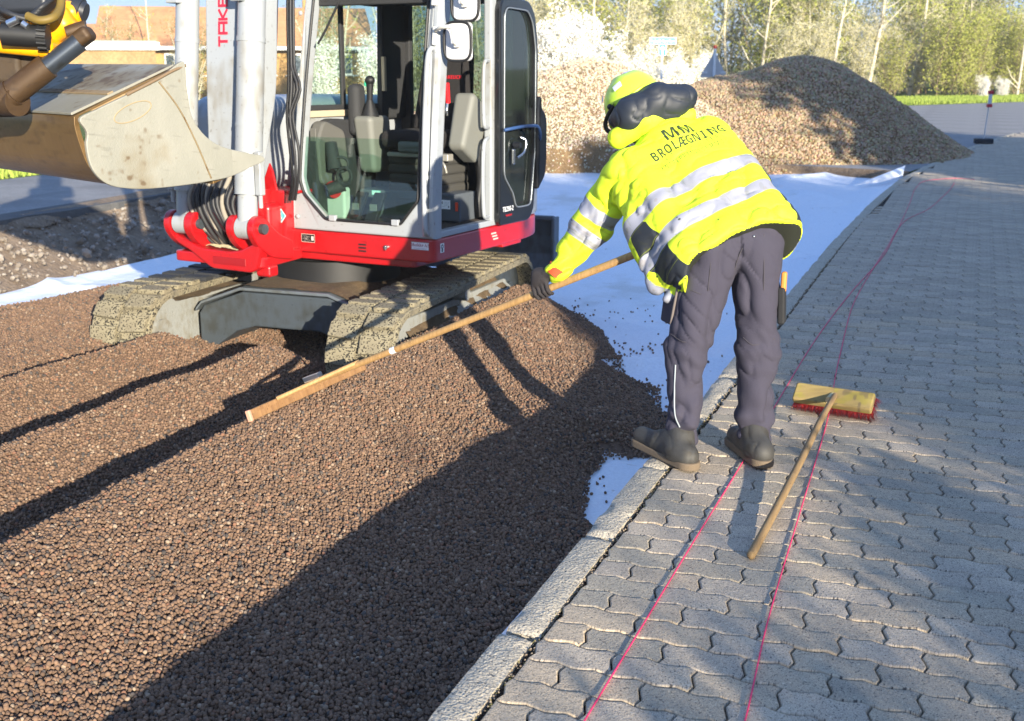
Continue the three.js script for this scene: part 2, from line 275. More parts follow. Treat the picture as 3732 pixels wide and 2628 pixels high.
// crumbs of earth, moss and grit in the joint along the kerb
{
  const g = new THREE.IcosahedronGeometry(1, 0), im = new THREE.InstancedMesh(g, M(0xffffff, 1), 2600), m4 = new THREE.Matrix4(), q = new THREE.Quaternion(); im.name = 'joint_grit';
  for (let i = 0; i < 2600; i++) {
    const z = i < 700 ? -3.93 + rr(-0.11, 0.12) : rr(-1.9, -12), hole = i < 700, x = kerbX(z) + (hole ? 0.012 + rnd() * 0.115 : 0.004 + Math.abs(rnd() + rnd() - 1) * 0.026), s = rr(0.0015, hole ? 0.005 : 0.0045);
    m4.compose(V(x, hole ? -0.010 + rr(-0.003, 0.004) : -0.010 + rr(0, 0.008), z), q.setFromEuler(new THREE.Euler(rnd() * 6, rnd() * 6, rnd() * 6)), V(s * rr(0.7, 1.4), s * 0.8, s)); im.setMatrixAt(i, m4);
    const t = rnd(); im.setColorAt(i, t < 0.25 ? new THREE.Color().setRGB(0.16, 0.14, 0.05) : new THREE.Color().setRGB(...mixc([0.16, 0.12, 0.085], [0.36, 0.29, 0.21], rnd())));
  }
  im.castShadow = im.receiveShadow = true; kind(im, 'stuff'); im.userData.label = 'earth crumbs, moss and grit in the joint beside the kerb'; scene.add(im);
}
// ---------------------------------------------------------------- excavated bed: banks, sheet
function bank(name, line, profile, m, rough, seedK, seg = 0.06) {      // line: points along the foot; profile: [outwards, height above the foot]
  const c = new THREE.CatmullRomCurve3(line.map(([x, y, z]) => V(x, y, z)), false, 'centripetal'), n = Math.ceil(c.getLength() / seg), k = profile.length - 1, pos = [], uv = [], ix = [], K = 16;
  for (let i = 0; i <= n; i++) {
    const q = c.getPointAt(i / n), t = c.getTangentAt(i / n), o = V(t.z, 0, -t.x).normalize();
    for (let j = 0; j <= K; j++) {
      const f = j / K * k, a = Math.min(k - 1, Math.floor(f)), w = f - a, out = profile[a][0] + (profile[a + 1][0] - profile[a][0]) * w, h = profile[a][1] + (profile[a + 1][1] - profile[a][1]) * w;
      const amp = rough * Math.sin(Math.PI * clamp(j / K, 0.03, 0.97)), dd = (fbm(i * seg * 2.5, j * 0.35, seedK, 4) - 0.5) * 2 * amp + (fbm(i * seg * 11, j * 1.6, seedK + 5, 3) - 0.5) * amp * 0.9;
      const y = Math.min(q.y + h + dd * 0.5, j > K - 2 ? 9 : 0.0); pos.push(q.x + o.x * (out + dd), y, q.z + o.z * (out + dd)); uv.push(i * seg, j / K * 0.9);
    }
  }
  for (let i = 0; i < n; i++) for (let j = 0; j < K; j++) { const a = i * (K + 1) + j, b = a + 1, d = a + K + 1, e = d + 1; ix.push(a, d, b, b, d, e); }
  const g = new THREE.BufferGeometry(); g.setAttribute('position', new THREE.Float32BufferAttribute(pos, 3)); g.setAttribute('uv', new THREE.Float32BufferAttribute(uv, 2)); g.setIndex(ix); g.computeVertexNormals();
  return kind(plainMesh(name, g, m), 'structure');
}
const mBank = mEarth.clone(); mBank.side = THREE.DoubleSide;
bank('earth_bank', [[-8.12, -0.56, 4], [-8.10, -0.56, -4], [-8.14, -0.56, -9], [-8.24, -0.46, -13], [-8.35, -0.26, -16.6]], [[0, 0], [0.28, 0.12], [0.66, 0.27], [0.98, 0.42], [1.08, 0.54], [1.3, 0.551]], mBank, 0.17, 3, 0.04);
{ // stones that stick out of the cut face
  const im = new THREE.InstancedMesh(new THREE.IcosahedronGeometry(1, 0), M(0xffffff, 0.95), 2600), m4 = new THREE.Matrix4(), q = new THREE.Quaternion(); im.name = 'bank_stones';
  for (let i = 0; i < 2600; i++) { const z = rr(-16, 0), t = Math.pow(rnd(), 0.8), s = rr(0.006, 0.03) * (rnd() < 0.08 ? 2 : 1); m4.compose(V(-8.14 - t * 1.02 + rr(-0.06, 0.06), floorY(z) + t * 0.43 + rr(-0.03, 0.05), z), q.setFromEuler(new THREE.Euler(rnd() * 6, rnd() * 6, rnd() * 6)), V(s * rr(0.8, 1.5), s * 0.8, s)); im.setMatrixAt(i, m4); im.setColorAt(i, new THREE.Color().setRGB(...mixc([0.16, 0.13, 0.10], [0.32, 0.28, 0.24], rnd()))); }
  im.castShadow = im.receiveShadow = true; kind(im, 'stuff'); im.userData.label = 'stones and clods in the cut earth bank'; scene.add(im);
}
// asphalt edge that overhangs the bank
{
  const pts = []; for (let z = 4; z >= -16.2; z -= 0.11) pts.push([-9.20 + (fbm(z * 1.7, 3, 1, 3) - 0.5) * 0.12 + (vn(z * 9, 1) - 0.5) * 0.03, z]);
  kind(mesh('asphalt_edge', slab([...pts, [-9.6, -16.2], [-9.6, 4]], -0.115, -0.007, 0.006), M(0xa9aaac, 0.95, { map: again(tAsphalt, 0.9), bumpMap: again(tGrit, 2), bumpScale: 0.008 })), 'structure');
}
const tSheet = again(tex(512, (u, v) => { const a = fbm(u * 4, v * 4, 131, 5, 4), f = vn(u * 250, v * 250, 133, 250), d = speck(u, v, 60, 135); let c = mixc([0.97, 0.98, 1], [0.88, 0.88, 0.87], smooth(0.5, 0.75, a)); if (d > 0.93) c = mixc(c, [0.6, 0.52, 0.45], (d - 0.93) * 6); return c.map((q) => q * (0.96 + 0.06 * f)); }), 0.45);
const tSheetBump = tex(512, (u, v) => 0.5 * fbm(u * 6, v * 6, 31, 5, 6) + 0.5 * Math.abs(fbm(u * 9, v * 5, 37, 3, 9) - 0.5), false);
const mSheet = M(new THREE.Color().setRGB(0.80, 0.82, 0.84), 0.62, { map: tSheet, bumpMap: again(tSheetBump, 0.9), bumpScale: 0.022, side: THREE.DoubleSide });
const sheetY = (x, z) => {
  const k = kerbX(z) - 0.105, up = smooth(k - 0.30, k - 0.01, x), f = floorY(z);
  let y = f + (-0.045 - 0.02 * vn(z * 1.5, 4) - f) * up * up;
  y += 0.03 * smooth(-7.9, -8.15, x);
  const fold = Math.pow(1 - Math.abs(2 * fbm(x * 0.55 + z * 0.25, z * 0.5 - x * 0.2, 12, 2) - 1), 8);
  y += (1 - up) * (0.060 * fold + 0.030 * (fbm(x * 1.3, z * 1.3, 5, 3) - 0.5)) + 0.015 * up * (1 - up) * Math.sin(z * 7 + 3 * vn(z, 2));
  y += 0.07 * Math.exp(-Math.pow((z + 7.2 + (x + 2) * 0.55) / 0.10, 2)) * smooth(-4, -3, x) * smooth(-1.3, -1.7, x);
  return y;
};
{
  const sheet = plainMesh('geotextile_sheet', field(-8.85, -0.93, -18.1, 3, 168, 430, (x, z) => sheetY(Math.min(x, kerbX(z) - 0.108), z), (x, z) => x < kerbX(z) - 0.09 && z > -17.75 + 0.25 * Math.sin(x * 1.3) && x > -8.2 + 0.1 * vn(z * 0.6, 7)), mSheet);
  const p = sheet.geometry.attributes.position; for (let i = 0; i < p.count; i++) { const z = p.getZ(i), k = kerbX(z) - 0.108; if (p.getX(i) > k) p.setX(i, k); }
  sheet.geometry.computeVertexNormals();
  tag(sheet, 'pale geotextile sheet lining the excavated bed', 'ground sheet');
  // the loose corner that curls up beside the kerb at the far end
  const curl = new THREE.BufferGeometry(), pos = [], ix = []; const n = 14;
  for (let i = 0; i <= n; i++) for (let j = 0; j <= n; j++) { const u = i / n, w = j / n, a = w * 1.9; pos.push(-1.52 + 0.60 * u, -0.13 + 0.17 * u * Math.sin(a * 0.75) + 0.03 * u + 0.02, -16.25 - 0.85 * u - 0.30 * (1 - Math.cos(a)) * u); }
  for (let i = 0; i < n; i++) for (let j = 0; j < n; j++) { const a = i * (n + 1) + j; ix.push(a, a + 1, a + n + 1, a + 1, a + n + 2, a + n + 1); }
  curl.setAttribute('position', new THREE.Float32BufferAttribute(pos, 3)); curl.setIndex(ix); curl.computeVertexNormals(); mesh('curled_corner', curl, mSheet, sheet);
}
// cut face at the far end of the bed
{ const far = rim.slice(2, 7), pos = [], ix = []; far.forEach(([x, z], i) => { for (let k = 0; k <= 4; k++) pos.push(x + (k === 4 ? 0 : 0.03 * (vn(x * 3 + k, z) - 0.5)), -0.40 + 0.393 * k / 4, z + 0.10 * (1 - k / 4)); if (i) for (let k = 0; k < 4; k++) { const a = (i - 1) * 5 + k; ix.push(a, a + 5, a + 1, a + 1, a + 5, a + 6); } }); const g = new THREE.BufferGeometry(); g.setAttribute('position', new THREE.Float32BufferAttribute(pos, 3)); g.setIndex(ix); g.computeVertexNormals(); kind(mesh('bed_end_face', g, mBank), 'structure'); }
// soil under the sheet
kind(mesh('bed_soil', field(-9.0, -0.86, -18.4, 4, 40, 80, (x, z) => floorY(z) - 0.06), mEarth), 'structure');

// ---------------------------------------------------------------- expanded clay: bed and pebbles
const clayEdge = [[-1.10, 2.5], [-1.10, -4.20], [-1.30, -4.42], [-1.52, -4.58], [-1.60, -4.86], [-1.68, -5.15], [-1.66, -5.40], [-1.44, -5.52], [-1.36, -5.80], [-1.44, -6.15], [-1.62, -6.35], [-1.74, -6.72], [-2.02, -6.92], [-2.18, -7.30], [-2.40, -7.80], [-2.62, -8.25], [-2.95, -8.62], [-3.40, -8.98], [-3.9, -9.3], [-5.4, -9.2], [-6.4, -8.6], [-6.7, -7.6], [-7.0, -6.8], [-7.12, -6.2], [-7.5, -4], [-7.5, 2.5]];
const inPoly = (poly, x, z) => { let c = false; for (let i = 0, j = poly.length - 1; i < poly.length; j = i++) { const [xi, zi] = poly[i], [xj, zj] = poly[j]; if ((zi > z) !== (zj > z) && x < (xj - xi) * (z - zi) / (zj - zi) + xi) c = !c; } return c; };
const polyDist = (poly, x, z) => { let d = 9; for (let i = 0, j = poly.length - 1; i < poly.length; j = i++) { const [ax, az] = poly[j], [bx, bz] = poly[i], ux = bx - ax, uz = bz - az, t = clamp(((x - ax) * ux + (z - az) * uz) / (ux * ux + uz * uz)); d = Math.min(d, Math.hypot(x - ax - ux * t, z - az - uz * t)); } return d; };
const clayH = (x, z) => {
  if (!inPoly(clayEdge, x, z)) return -0.9;
  const dk = z > -4.1 && x > -1.5 ? Math.min(polyDist(clayEdge, x, z), 99) : polyDist(clayEdge, x, z), xx = x + 0.10 * (vn(z * 0.7, 3) - 0.5) + 0.03 * (vn(z * 2.3, 9) - 0.5);
  let dc = (xx + 3.17) / 0.83; dc = Math.abs(dc - Math.round(dc)) * 0.83; const ridge = Math.max(-0.135 - 0.76 * (Math.sqrt(dc * dc + 0.0025) - 0.05), -0.455 + 0.02 * vn(x * 3, z * 3));
  const slope = xx > -3.17 ? -0.135 - 0.245 * smooth(-3.25, -2.2, xx) * (0.9 + 0.2 * vn(z, 5)) - 0.05 * smooth(-2.2, -1.3, xx) : 0;
  const flatL = -0.20 + 0.03 * (vn(x * 0.9, z * 0.9) - 0.5);
  let y = xx > -3.17 ? slope : xx > -5.0 ? ridge : ridge + (flatL - ridge) * smooth(-4.9, -5.3, xx);
  if (xx < -3.1) y += (-0.42 - y) * smooth(-5.55, -6.2, z) * 0.9 * smooth(-5.5, -4.7, xx) * smooth(-3.2, -3.5, xx);
  y += 0.035 * (fbm(x * 2.2, z * 2.2, 8, 3) - 0.5) + 0.03 * Math.exp(-Math.pow((x + 2.75) / 0.4, 2)) * smooth(-5, -6.2, z);
  y += 0.06 * Math.exp(-(Math.pow((x + 2.05) / 0.5, 2) + Math.pow((z + 5.6) / 0.7, 2)));
  const nearKerb = x > -1.6 && z > -4.25, edge = floorY(z) + 0.02 + (nearKerb ? 0.10 + (-4.25 + 0 - z < 0 ? 0.55 * clamp((z + 4.25) * 0.8, 0, 0.35) : 0) : 0) + 0.62 * dk * (0.85 + 0.3 * vn(x * 3, z * 3, 2));
  return Math.min(y, Math.max(edge, sheetY(x, z) + 0.012));
};
{
  const mClay = M(new THREE.Color().setRGB(0.15, 0.095, 0.065), 1);
  kind(mesh('clay_bed', field(-7.6, -1.08, -9.4, 2.5, 160, 290, (x, z) => clayH(x, z) - 0.016, (x, z) => inPoly(clayEdge, x, z)), mClay), 'structure');
  const g = new THREE.IcosahedronGeometry(1, 1), p = g.attributes.position; for (let i = 0; i < p.count; i++) { const x = p.getX(i), y = p.getY(i), z = p.getZ(i), s = 1 + 0.20 * (vn(x * 1.7 + 5, y * 1.7 + 5, z * 1.7 + 5) - 0.5) + 0.10 * (vn(x * 4 + 9, y * 4 + 9, z * 4) - 0.5); p.setXYZ(i, x * s, y * s * 0.9, z * s); }
  g.computeVertexNormals(); { const n = g.attributes.normal; for (let i = 0; i < p.count; i++) { const a = V(p.getX(i), p.getY(i), p.getZ(i)).normalize().lerp(V(n.getX(i), n.getY(i), n.getZ(i)), 0.25).normalize(); n.setXYZ(i, a.x, a.y, a.z); } }
  const list = [], v = V(), st = 0.0140;
  for (let j = 0, z = -1.2; z > -9.35; z -= st * 0.866, j++) for (let x = -7.5 + (j % 2) * st / 2; x < -1.09; x += st) {
    const px = x + rr(-0.35, 0.35) * st, pz = z + rr(-0.35, 0.35) * st; v.set(px, -0.3, pz).project(camera); if (v.x < -1.12 || v.x > 1.1 || v.y < -1.15 || v.z > 1) continue;
    const y = clayH(px, pz); if (y < -0.8) continue;
    const thin = y < sheetY(px, pz) + 0.03; if (thin && rnd() < 0.45) continue;
    list.push([px, y + rr(-0.006, 0.004), pz, rr(0.0050, 0.0100)]); if (rnd() < 0.12) list.push([px + rr(-0.006, 0.006), y + rr(0.006, 0.011), pz + rr(-0.006, 0.006), rr(0.006, 0.0092)]);
  }
  // strays scattered over the sheet beyond the edge of the heap
  const far = [[-1.75, -6.6, 0.35, 40], [-2.4, -7.75, 0.42, 46], [-3.1, -8.75, 0.5, 50], [-1.95, -7.6, 0.8, 26], [-1.62, -5.05, 0.22, 24], [-1.36, -4.62, 0.2, 12], [-2.4, -8.9, 0.7, 26], [-1.5, -6.7, 0.5, 14]];
  for (const [cx, cz, s, n] of far) for (let i = 0; i < n; i++) { const x = cx + (rnd() + rnd() + rnd() - 1.5) * s, z = cz + (rnd() + rnd() + rnd() - 1.5) * s; if (x > -1.2 || clayH(x, z) > -0.8) continue; const r = rr(0.006, 0.0105); list.push([x, sheetY(x, z) + r * 0.8, z, r]); }
  const im = new THREE.InstancedMesh(g, M(0xffffff, 0.96), list.length), m4 = new THREE.Matrix4(), q = new THREE.Quaternion(), e = new THREE.Euler(), c = new THREE.Color(), s3 = V(); im.name = 'clay_pebbles';
  list.forEach(([x, y, z, r], i) => {
    q.setFromEuler(e.set(rnd() * 6.28, rnd() * 6.28, rnd() * 6.28)); m4.compose(v.set(x, y, z), q, s3.set(r * rr(0.82, 1.25), r * rr(0.8, 1.1), r * rr(0.82, 1.2))); im.setMatrixAt(i, m4);
    const t = rnd(), b = rr(0.78, 1.22), k = t < 0.08 ? [0.07, 0.058, 0.05] : t < 0.11 ? [0.20, 0.10, 0.06] : t < 0.16 ? [0.26, 0.19, 0.13] : mixc([0.118, 0.072, 0.046], [0.205, 0.126, 0.078], rnd());
    im.setColorAt(i, c.setRGB(k[0] * b, k[1] * b, k[2] * b));
  });
  im.castShadow = im.receiveShadow = true; kind(im, 'stuff'); im.userData.label = 'brown expanded clay pebbles heaped in windrows over the bed'; scene.add(im);
}
// ---------------------------------------------------------------- gravel piles
const stoneGeo = (() => { const g = new THREE.IcosahedronGeometry(1, 0), p = g.attributes.position; for (let i = 0; i < p.count; i++) { const x = p.getX(i), y = p.getY(i), z = p.getZ(i), s = 0.8 + 0.45 * vn(x * 2 + 3, y * 2 + 3, z * 2 + 3); p.setXYZ(i, x * s, y * s, z * s); } g.computeVertexNormals(); return g; })();
function pile(name, label, h, x0, x1, z0, z1, step, size, count, cols, category) {
  const t = thing(name, label, category, [(x0 + x1) / 2, -0.02, (z0 + z1) / 2]), ox = t.position.x, oz = t.position.z, base = (x, z) => h(x, z);
  mesh('heap', field(x0, x1, z0, z1, Math.round((x1 - x0) / step), Math.round((z1 - z0) / step), base, (x, z) => h(x, z) > -0.3).translate(-ox, 0.02, -oz), M(0xffffff, 1, { map: again(tSand, 0.9), bumpMap: again(tGrit, 1.4), bumpScale: 0.03, color: new THREE.Color().setRGB(...cols[2]) }), t);
  const im = new THREE.InstancedMesh(stoneGeo, M(0xffffff, 0.95), count), m4 = new THREE.Matrix4(), q = new THREE.Quaternion(), e = new THREE.Euler(); im.name = 'stones'; let n = 0;
  for (let i = 0; i < count * 6 && n < count; i++) {
    const x = rr(x0, x1), z = rr(z0, z1), y = h(x, z); if (y < -0.25) continue; const s = size * (0.45 + 0.9 * Math.pow(rnd(), 2));
    m4.compose(V(x - ox, y + 0.02 + s * 0.25, z - oz), q.setFromEuler(e.set(rnd() * 6, rnd() * 6, rnd() * 6)), V(s * rr(0.7, 1.3), s * rr(0.6, 1), s * rr(0.7, 1.3))); im.setMatrixAt(n, m4);
    im.setColorAt(n, new THREE.Color().setRGB(...mixc(cols[0], cols[1], rnd()).map((c) => c * rr(0.85, 1.15)))); n++;
  }
  im.count = n; im.castShadow = im.receiveShadow = true; kind(im, 'stuff'); t.add(im); return t;
}
const cone = (x, z, px, pz, hh, sl, r = 0.5) => hh + r * sl - sl * Math.sqrt(Math.pow(Math.hypot(x - px, z - pz), 2) + r * r);
const smax = (a, b, k) => -smin(-a, -b, k);
const pileA = (x, z) => {        // pale pile on the left, cut to a steep face at the edge of the bed
  let y = smax(cone(x, z, -6.6, -19.75, 1.62, 0.56, 0.7), cone(x, z, -8.9, -20.6, 1.55, 0.52, 0.6), 0.3); y = smax(y, cone(x, z, -5.0, -20.3, 1.05, 0.5, 0.6), 0.3);
  y += 0.10 * (fbm(x * 1.6, z * 1.6, 3, 4) - 0.5) + 0.05 * (fbm(x * 6, z * 6, 7, 2) - 0.5);
  const front = -16.55 - (x + 6.4) * 0.30 + 0.25 * (fbm(x * 1.8, 2, 2, 3) - 0.5), w = smooth(front + 0.12, front - 0.10, z + 0.06 * (fbm(x * 7, y * 5, 5, 2) - 0.5));
  const shelf = Math.max(y, 0.12 + 0.22 * smooth(front, front - 1.5, z) + 0.06 * fbm(x * 2, z * 2, 8, 3)) ; return -0.5 + (shelf + 0.5) * w;
};
const pileB = (x, z) => {
  let y = smax(cone(x, z, -3.05, -21.2, 1.72, 0.71, 0.75), cone(x, z, -4.3, -21.0, 1.36, 0.55, 0.7), 0.25); y = smax(y, cone(x, z, -2.15, -20.3, 0.80, 0.62, 0.5), 0.3);
  y += 0.09 * (fbm(x * 1.7, z * 1.7, 13, 4) - 0.5) + 0.04 * (fbm(x * 7, z * 7, 17, 2) - 0.5); return y - 0.05;
};
pile('gravel_pile', 'pale gravel pile with a steep cracked foot behind the cab door', pileA, -10.5, -3.6, -24, -15.9, 0.06, 0.015, 90000, [[0.50, 0.42, 0.30], [0.60, 0.52, 0.39], [0.72, 0.68, 0.60]], 'gravel pile');
pile('gravel_pile', 'brown gravel pile, half in shade, behind the bending worker', pileB, -7.2, 0.5, -24.5, -16.6, 0.06, 0.020, 85000, [[0.27, 0.19, 0.11], [0.47, 0.36, 0.23], [0.52, 0.44, 0.34]], 'gravel pile');
// ---------------------------------------------------------------- excavator
const ex = thing('excavator', 'white and red tracked excavator with open cab, standing in the clay pebbles', 'excavator', [-4.31, -0.555, -7.02], 0.058);
ex.rotation.order = 'YXZ'; ex.rotation.x = -0.016;
const UT = -0.145;
const tGrime = tex(512, (u, v) => { const a = fbm(u * 5, v * 5, 41, 5, 5), b = fbm(u * 22, v * 9, 45, 3, 22), s = speck(u, v, 90, 43); let c = [0.98, 0.98, 0.97]; c = mixc(c, [0.80, 0.74, 0.64], smooth(0.50, 0.80, a * 0.7 + b * 0.3) * 0.65); if (s > 0.9) c = mixc(c, [0.45, 0.4, 0.34], (s - 0.9) * 5); return c; });
const tMud = tex(512, (u, v) => {
  const a = fbm(u * 5, v * 5, 51, 4, 5), d = vn(u * 46, v * 70, 53, 46 * 1), s = fbm(u * 40, v * 40, 57, 2, 40); let c = mixc([0.62, 0.58, 0.50], [0.82, 0.78, 0.66], a);
  const pit = smooth(0.63, 0.71, s * 0.75 + a * 0.35); c = mixc(c, [0.22, 0.21, 0.20], pit * 0.85); c = mixc(c, [0.42, 0.41, 0.39], smooth(0.60, 0.75, fbm(u * 3, v * 3, 59, 3, 3)) * 0.4); return c;
});
const tMudBump = tex(512, (u, v) => 1 - smooth(0.62, 0.71, fbm(u * 40, v * 40, 57, 2, 40) * 0.75 + fbm(u * 5, v * 5, 51, 4, 5) * 0.35), false);
const tRust = tex(512, (u, v) => {
  const a = fbm(u * 3, v * 5, 61, 5, 15), b = fbm(u * 18, v * 7, 63, 4, 63), s = fbm(u * 50, v * 50, 67, 2, 50); let c = mixc([0.80, 0.80, 0.76], [0.93, 0.92, 0.88], b);
  c = mixc(c, [0.68, 0.60, 0.46], smooth(0.50, 0.72, a * 0.75 + b * 0.28) * 0.7); const sc = vn(u * 14 + v * 6, v * 120 - u * 20, 69); if (sc > 0.86) c = mixc(c, [0.62, 0.61, 0.58], (sc - 0.86) * 3); c = mixc(c, [0.50, 0.38, 0.26], smooth(0.60, 0.74, a * 0.5 + s * 0.5) * 0.6); return c;
});
const tScrape = tex(512, (u, v) => { const a = fbm(u * 5, v * 3, 71, 4, 15), b = fbm(u * 60, v * 8, 73, 3, 120), c0 = fbm(u * 14, v * 40, 75, 3, 280); let c = mixc([0.58, 0.48, 0.34], [0.76, 0.68, 0.52], a * 0.6 + b * 0.4); c = mixc(c, [0.44, 0.36, 0.26], smooth(0.50, 0.85, c0 * 0.6 + b * 0.4) * 0.6); return mixc(c, [0.80, 0.77, 0.68], smooth(0.62, 0.78, b * 0.6 + a * 0.4) * 0.5); });
const mWhite = P(0x9da2a8, 0.38, { map: again(tGrime, 0.8), clearcoat: 0.35, clearcoatRoughness: 0.25 });
const mRed = P(0xac1219, 0.36, { map: again(tGrime, 0.9, 0.3, 0.2), clearcoat: 0.5, clearcoatRoughness: 0.22 });
const mSteel = M(0x6b737b, 0.5, { metalness: 0.35, map: again(tGrime, 1.1) });
const mDarkSteel = M(0x4a525a, 0.5, { metalness: 0.3, map: again(tGrime, 1.3, 0.4) });
const mFrameGrey = M(0x9a9c9a, 0.6, { metalness: 0.15, map: again(tGrime, 1.5), bumpMap: again(tGrit, 2), bumpScale: 0.003 });
const mMud = M(0xb9b8b2, 0.97, { map: again(tMud, 3.3), bumpMap: again(tMudBump, 3.3), bumpScale: 0.006 });
const mRubber = M(0x2a2c2f, 0.85, { bumpMap: again(tMudBump, 2), bumpScale: 0.003 });
const mDust = M(0xb7a98e, 1, { map: again(tEarth, 1.2), bumpMap: again(tGrit, 2), bumpScale: 0.01 });
const mBlack = M(0x17181a, 0.55), mTrim = M(0x2b2c2e, 0.75, { bumpMap: again(tGrit, 6), bumpScale: 0.001 }), mHose = M(0x26272a, 0.55), mHoseDusty = M(0x8b8478, 0.85), mChrome = M(0xc9ccd0, 0.18, { metalness: 0.95 });
const mCream = M(0xa3a39f, 0.55, { metalness: 0.12, map: again(tRust, 0.62), bumpMap: again(tGrit, 3), bumpScale: 0.0015 }), mScrape = M(0xb5a893, 0.42, { metalness: 0.45, map: again(tScrape, 0.8) }), mRustSteel = M(0x6f6258, 0.6, { metalness: 0.3, map: again(tScrape, 1.7) });
const mYellow = P(0xf0a800, 0.42, { map: again(tGrime, 2), clearcoat: 0.3 });
const mGlass = P(0xe8f4ef, 0.03, { transmission: 1, thickness: 0, ior: 1.5 }), mTint = P(0x6f7d78, 0.04, { transmission: 0.92, thickness: 0, ior: 1.5 });
const mPlastic = M(0x5d5e59, 0.6), mPlasticLt = M(0x6f706a, 0.6), mFabric = M(0x1d1b1c, 0.95, { bumpMap: again(tGrit, 8), bumpScale: 0.0012 });
const low = (name, geos, m, parent = ex, own) => mesh(name, geos, m, parent, own);
const upp = (name, geos, m, parent, own) => { const o = mesh(name, geos, m, parent ?? ex, own); if (!parent) o.rotation.y = UT; return o; };
// tracks
const TR = 0.305, TL = 1.115, TY = 0.315, PER = 4 * TL + 2 * Math.PI * TR;
const stadium = (r, n = 14) => { const o = []; for (let i = 0; i <= n; i++) { const a = -Math.PI / 2 + Math.PI * i / n; o.push([TL + r * Math.cos(a), TY + r * Math.sin(a)]); } for (let i = 0; i <= n; i++) { const a = Math.PI / 2 + Math.PI * i / n; o.push([-TL + r * Math.cos(a), TY + r * Math.sin(a)]); } return o; };
const onTrack = (s) => { s = ((s % PER) + PER) % PER; const A = Math.PI * TR; if (s < 2 * TL) return [TL - s, TY + TR, Math.PI / 2]; s -= 2 * TL; if (s < A) { const a = Math.PI / 2 + s / TR; return [-TL + TR * Math.cos(a), TY + TR * Math.sin(a), a]; } s -= A; if (s < 2 * TL) return [-TL + s, TY - TR, -Math.PI / 2]; s -= 2 * TL; const a = -Math.PI / 2 + s / TR; return [TL + TR * Math.cos(a), TY + TR * Math.sin(a), a]; };
const lugGeo = [0, 1].map((k) => { const g = extr(round(k ? [[-0.100, -0.064], [0.100, -0.048], [0.100, 0.052], [-0.100, 0.058]] : [[-0.100, -0.048], [0.100, -0.064], [0.100, 0.058], [-0.100, 0.052]], 0.008, 2), 0.034, 0.006); return metres(g); });
for (const sx of [-1, 1]) {
  const cx = sx * 0.875, mt = mMud, tr = low('rubber_track', side(stadium(TR), cx - 0.225, cx + 0.225, 0.008, [stadium(TR - 0.034)]), mt);
  tr.userData.label = sx < 0 ? 'sunlit mud-caked rubber track below the boom' : 'shaded mud-caked rubber track below the cab';
  const nL = 40; for (let i = 0; i < nL; i++) for (const c of [-1, 1]) {
    const [z, y, a] = onTrack((i + (c > 0 ? 0.5 : 0)) * PER / nL + 0.05), o = new THREE.Mesh(lugGeo[c > 0 ? 1 : 0], sx < 0 && z < 0.75 && y > 0.4 ? mRubber : mt); o.name = 'tread_block'; o.castShadow = o.receiveShadow = true;
    const nrm = V(0, Math.sin(a), Math.cos(a)), tan = V(0, Math.cos(a), -Math.sin(a)); o.matrix.makeBasis(V(1, 0, 0), nrm.clone().cross(V(1, 0, 0)), nrm); o.matrix.setPosition(cx + c * 0.112, y + nrm.y * -0.006, z + nrm.z * -0.006); o.matrix.decompose(o.position, o.quaternion, o.scale); tr.add(o);
  }
  // raised studs with holes along the middle of the track
  for (let i = 0; i < nL; i++) { const [z, y, a] = onTrack((i + 0.25) * PER / nL); if (z < 0.2) continue; const g = new THREE.TorusGeometry(0.018, 0.008, 6, 12), o = new THREE.Mesh(g, mt); o.name = 'link_hole'; o.position.set(cx, y + Math.sin(a) * 0.004, z + Math.cos(a) * 0.004); o.lookAt(cx, y + Math.sin(a), z + Math.cos(a)); o.castShadow = o.receiveShadow = true; tr.add(o); }
  const fr = low('track_frame', [side(round([[-1.06, 0.13], [1.16, 0.10], [1.30, 0.20], [1.30, 0.43], [1.16, 0.52], [0.6, 0.50], [-1.06, 0.46]], [0.08, 0.12, 0.1, 0.12, 0.12, 0.05, 0.08]), cx - 0.205, cx + 0.10, 0.01)], mFrameGrey);
  if (sx > 0) { fr.geometry = join([fr.geometry, extr([[0.97, 0.10], [1.075, 0.13], [1.085, 0.35], [0.93, 0.47], [0.75, 0.49], [0.75, 0.10]], 1.30, 0.006).translate(0, 0, -1.02), box(0.016, 0.07, 0.52, 1.094, 0.20, -0.12, 0.004), box(0.012, 0.022, 0.75, 1.10, 0.142, -0.60, 0.003)]); }
  const wheel = (z, r, w) => [cyl(V(cx - w, TY, z), V(cx + w, TY, z), r, r, 28), cyl(V(cx - w - 0.02, TY, z), V(cx + w + 0.02, TY, z), r * 0.4, r * 0.4, 16)];
  low('idler_wheel', wheel(TL, TR - 0.036, 0.11), mFrameGrey); low('drive_sprocket', wheel(-TL, TR - 0.036, 0.09), mDarkSteel);
  for (const z of [-0.75, -0.4, -0.05, 0.3, 0.65]) low('track_roller', cyl(V(cx - 0.12, 0.12, z), V(cx + 0.12, 0.12, z), 0.085, 0.085, 16), mDarkSteel);
  low('carrier_roller', cyl(V(cx - 0.1, TY + TR - 0.09, 0.05), V(cx + 0.19, TY + TR - 0.09, 0.05), 0.052, 0.052, 16), mFrameGrey);
  low('mud_deposit', field(cx - 0.20, cx + 0.16, -0.95, 0.95, 14, 50, (x, z) => 0.50 + 0.035 * fbm(x * 9, z * 9, 4, 3) - 0.14 * Math.pow(Math.max(0, (x - cx) * sx - 0.02) / 0.14, 1) * (sx > 0 ? 1 : 0.2)), mDust);
}
const beamTop = [[-0.70, 0.40], [-0.66, 0.46], [-0.34, 0.575], [0.34, 0.575], [0.66, 0.46], [0.70, 0.40]];
